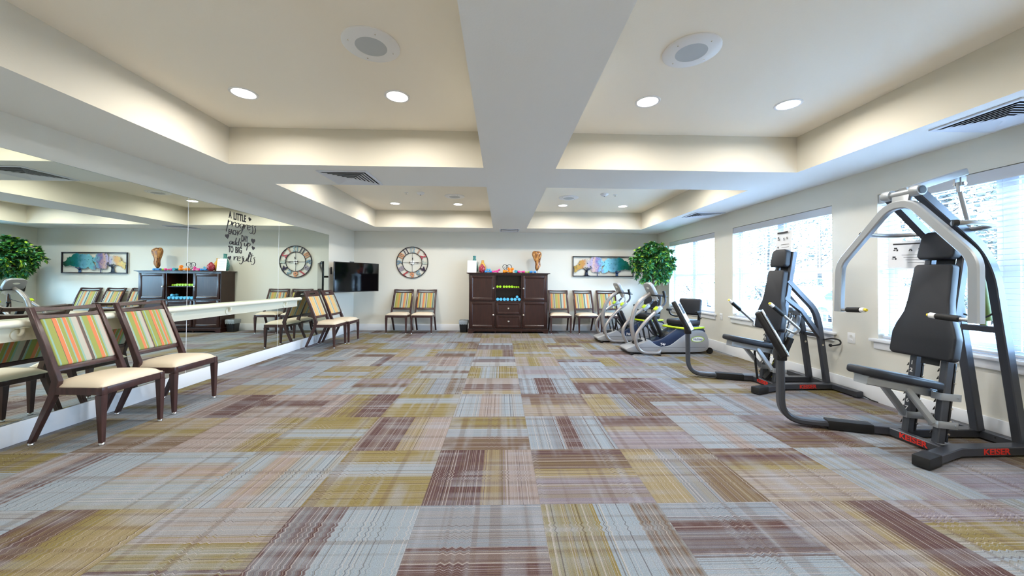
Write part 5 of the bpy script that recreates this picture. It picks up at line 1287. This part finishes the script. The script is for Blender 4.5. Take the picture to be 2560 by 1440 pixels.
    MB().box((2.98, -0.09, 0.38), (3.22, 0.09, 0.46), 0.02, 2).prism([(2.72, -0.12, 0.30), (2.95, -0.12, 0.43), (3.10, -0.12, 0.478), (3.26, -0.12, 0.482), (3.40, -0.12, 0.44), (3.30, -0.12, 0.36), (2.9, -0.12, 0.30)], (0, 0.24, 0), 0.01).build('seat_pedestal', BLACK, t, off)
    return t
stepper('grey recumbent stepper with black swivel seat, nearer to the camera', 0.0, 6.14)
stepper('grey recumbent stepper with black swivel seat, farther, partly hidden behind its twin', -0.17, 7.30)

# ================================================================== OUTSIDE
GND = bumpy(mat('outdoor_ground', (92, 90, 84), 0.9), 0.6, 0.1, 0.02, 0.15)
struct(MB().box((XR+0.3, -40, -0.45), (70, 60, -0.35)).build('ground_1', GND, smooth=False))
struct(MB().box((XR+5.5, -40, -0.349), (XR+16, 60, -0.335)).build('road_1', mat('asphalt', (44, 45, 49), 0.9), smooth=False))
def car(label, x, y, c, rz):
    t = thing('parked_car', label, 'car', (x, y, -0.335), rz, 'cars parked outside the windows'); pm = mat('car_paint', c, 0.25, 0.3)
    P = [(-2.15, 0.28), (-2.2, 0.55), (-2.1, 0.72), (-1.2, 0.86), (-0.7, 1.28), (-0.2, 1.42), (0.8, 1.42), (1.5, 1.05), (2.05, 0.95), (2.2, 0.7), (2.18, 0.3)]
    MB().prism([(a, -0.85, z) for a, z in P], (0, 1.7, 0), 0.06, 3).build('body', pm, t)
    for s_ in (-1, 1):
        MB().prism([(a, s_*0.852, z) for a, z in [(-1.0, 0.9), (-0.62, 1.24), (-0.18, 1.35), (0.78, 1.35), (1.3, 1.05), (1.2, 0.9)]], (0, s_*0.01, 0)).build('side_window', DARK, t, smooth=False)
        for xx in (-1.35, 1.35):
            MB().lathe([(0.2, s_*-0.1), (0.33, s_*-0.1), (0.33, s_*0.1), (0.2, s_*0.1)], 24, c=(xx, s_*0.80, 0.33), axis='Y').build('wheel', RUBBER, t)
car('silver car parked outside the middle window, left one', 13.8, 16.6, (200, 204, 210), 1.2)
car('white car parked outside the middle window, right one', 12.5, 11.6, (226, 228, 230), 1.45)
car('grey car parked outside seen through the far window', 12.2, 20.5, (150, 154, 160), 1.35)
TB = mat('tree_bark', (26, 22, 19), 0.9); TLF = [mat('tree_leaves', (17, 22, 13), 0.8), mat('tree_leaves_light', (28, 33, 18), 0.8)]
def tree(label, x, y, h, s):
    rn = random.Random(int(x*17+y*5)); t = thing('roadside_tree', label, 'tree', (x, y, -0.35), 0, 'trees across the road')
    b = MB(); b.tube(catmull([(0, 0, 0), (0.1*rn.uniform(-1, 1), 0.1, h*0.35), (0.2*rn.uniform(-1, 1), 0, h*0.7), (0, 0.1, h)], 5), 0.16, 8, scales=[1-0.8*i/15 for i in range(16)])
    ends = []
    for k in range(14):
        z = h*rn.uniform(0.25, 0.9); a = rn.uniform(0, 6.28); L = s*rn.uniform(0.6, 1.1)*(1.1-z/h*0.6)
        e = Vector((L*math.cos(a), L*math.sin(a), z+L*0.6)); b.tube([(0, 0, z), Vector((0, 0, z)).lerp(e, .5)+Vector((0, 0, .1)), e], 0.035, 5, scales=[1, .6, .2]); ends.append((Vector((0, 0, z)), e))
    b.build('trunk', TB, t)
    l = MB()
    for k in range(1900):
        a_, e_ = rn.choice(ends); p = a_.lerp(e_, rn.uniform(0.35, 1.1))+Vector((rn.gauss(0, .3), rn.gauss(0, .3), rn.gauss(0, .3)))*s*0.45
        u_ = Vector((rn.gauss(0, 1), rn.gauss(0, 1), rn.gauss(0, 1))).normalized(); v_ = u_.orthogonal().normalized(); q_ = rn.uniform(0.07, 0.15)
        f = l.bm.faces.new([l.bm.verts.new(p+u_*q_), l.bm.verts.new(p+v_*q_*0.6), l.bm.verts.new(p-u_*q_), l.bm.verts.new(p-v_*q_*0.6)]); f.material_index = rn.randint(0, 1)
    l.build('foliage', TLF, t, smooth=False)
TX = [(22, 7, 7, 2.2, 'sparse tree across the road, seen in the near window'), (24, 12, 8, 2.6, 'sparse tree across the road, near edge of the middle window'), (21, 16.5, 7.5, 2.3, 'sparse tree across the road in line with the white car'), (25, 20, 9, 2.8, 'tall sparse tree across the road behind the silver car'), (22, 24.5, 8, 2.5, 'sparse tree across the road, far edge of the middle window'), (24, 30, 8.5, 2.6, 'sparse tree across the road, seen at edge of the far window'), (27, 36, 9, 3, 'sparse tree far down the road, seen in the far window'), (19, 12.5, 6, 1.8, 'small sparse tree nearest the road, seen in near window'), (28, 25, 10, 3, 'tallest sparse tree behind the row across the road')]
for x, y, h, s_, l in TX: tree(l, x, y, h, s_)
for k, (sx_, sy_, sr) in enumerate([(17.0, 4.3, 1.0), (17.6, 8.3, 1.1), (17.2, 12.4, 1.1), (18.0, 16.0, 1.3), (17.4, 20.0, 1.2), (18.2, 24.5, 1.3), (17.8, 29.0, 1.4), (18.5, 34.5, 1.5)]):
    rn = random.Random(k+40); t = thing('roadside_shrub', 'low loose leafy shrub on the verge across the road outside', 'shrub', (sx_, sy_, -0.35), 0, 'shrubs across the road')
    b = MB()
    for q_ in range(9): a = rn.uniform(0, 6.28); b.tube([(0, 0, 0), (0.4*sr*math.cos(a), 0.4*sr*math.sin(a), 0.7*sr), (0.9*sr*math.cos(a), 0.9*sr*math.sin(a), 1.3*sr)], 0.03, 5, scales=[1, .7, .3])
    b.build('stems', TB, t); l = MB()
    for q2 in range(900):
        a, e_ = rn.uniform(0, 6.28), rn.uniform(0, 1.4); R_2 = sr*rn.uniform(0.4, 1.1); p = Vector((R_2*math.cos(a)*math.cos(e_), R_2*1.5*math.sin(a)*math.cos(e_), 0.3+1.2*R_2*math.sin(e_)))
        u_ = Vector((rn.gauss(0, 1), rn.gauss(0, 1), rn.gauss(0, 1))).normalized(); v_ = u_.orthogonal().normalized(); w2 = rn.uniform(0.05, 0.11)
        f = l.bm.faces.new([l.bm.verts.new(p+u_*w2), l.bm.verts.new(p+v_*w2*0.6), l.bm.verts.new(p-u_*w2), l.bm.verts.new(p-v_*w2*0.6)]); f.material_index = rn.randint(0, 1)
    l.build('foliage', TLF, t, smooth=False)
t = thing('garden_fence', 'white grid railing low outside the near window', 'fence', (5.6, 4.2, -0.35))
b = MB()
for k in range(64): b.box((0, -3.2+k*0.1, 0.12), (0.012, -3.188+k*0.1, 1.02))
b.build('pickets', TRIM, t, smooth=False)
b = MB()
for z in (0.1, 0.34, 0.58, 0.82, 1.02): b.box((-0.01, -3.25, z), (0.022, 3.2, z+0.03))
b.build('rails', TRIM, t, smooth=False)
for k in range(5): MB().box((-0.03, -3.25+k*1.6, 0), (0.05, -3.17+k*1.6, 1.1), 0.005).build('post', TRIM, t)
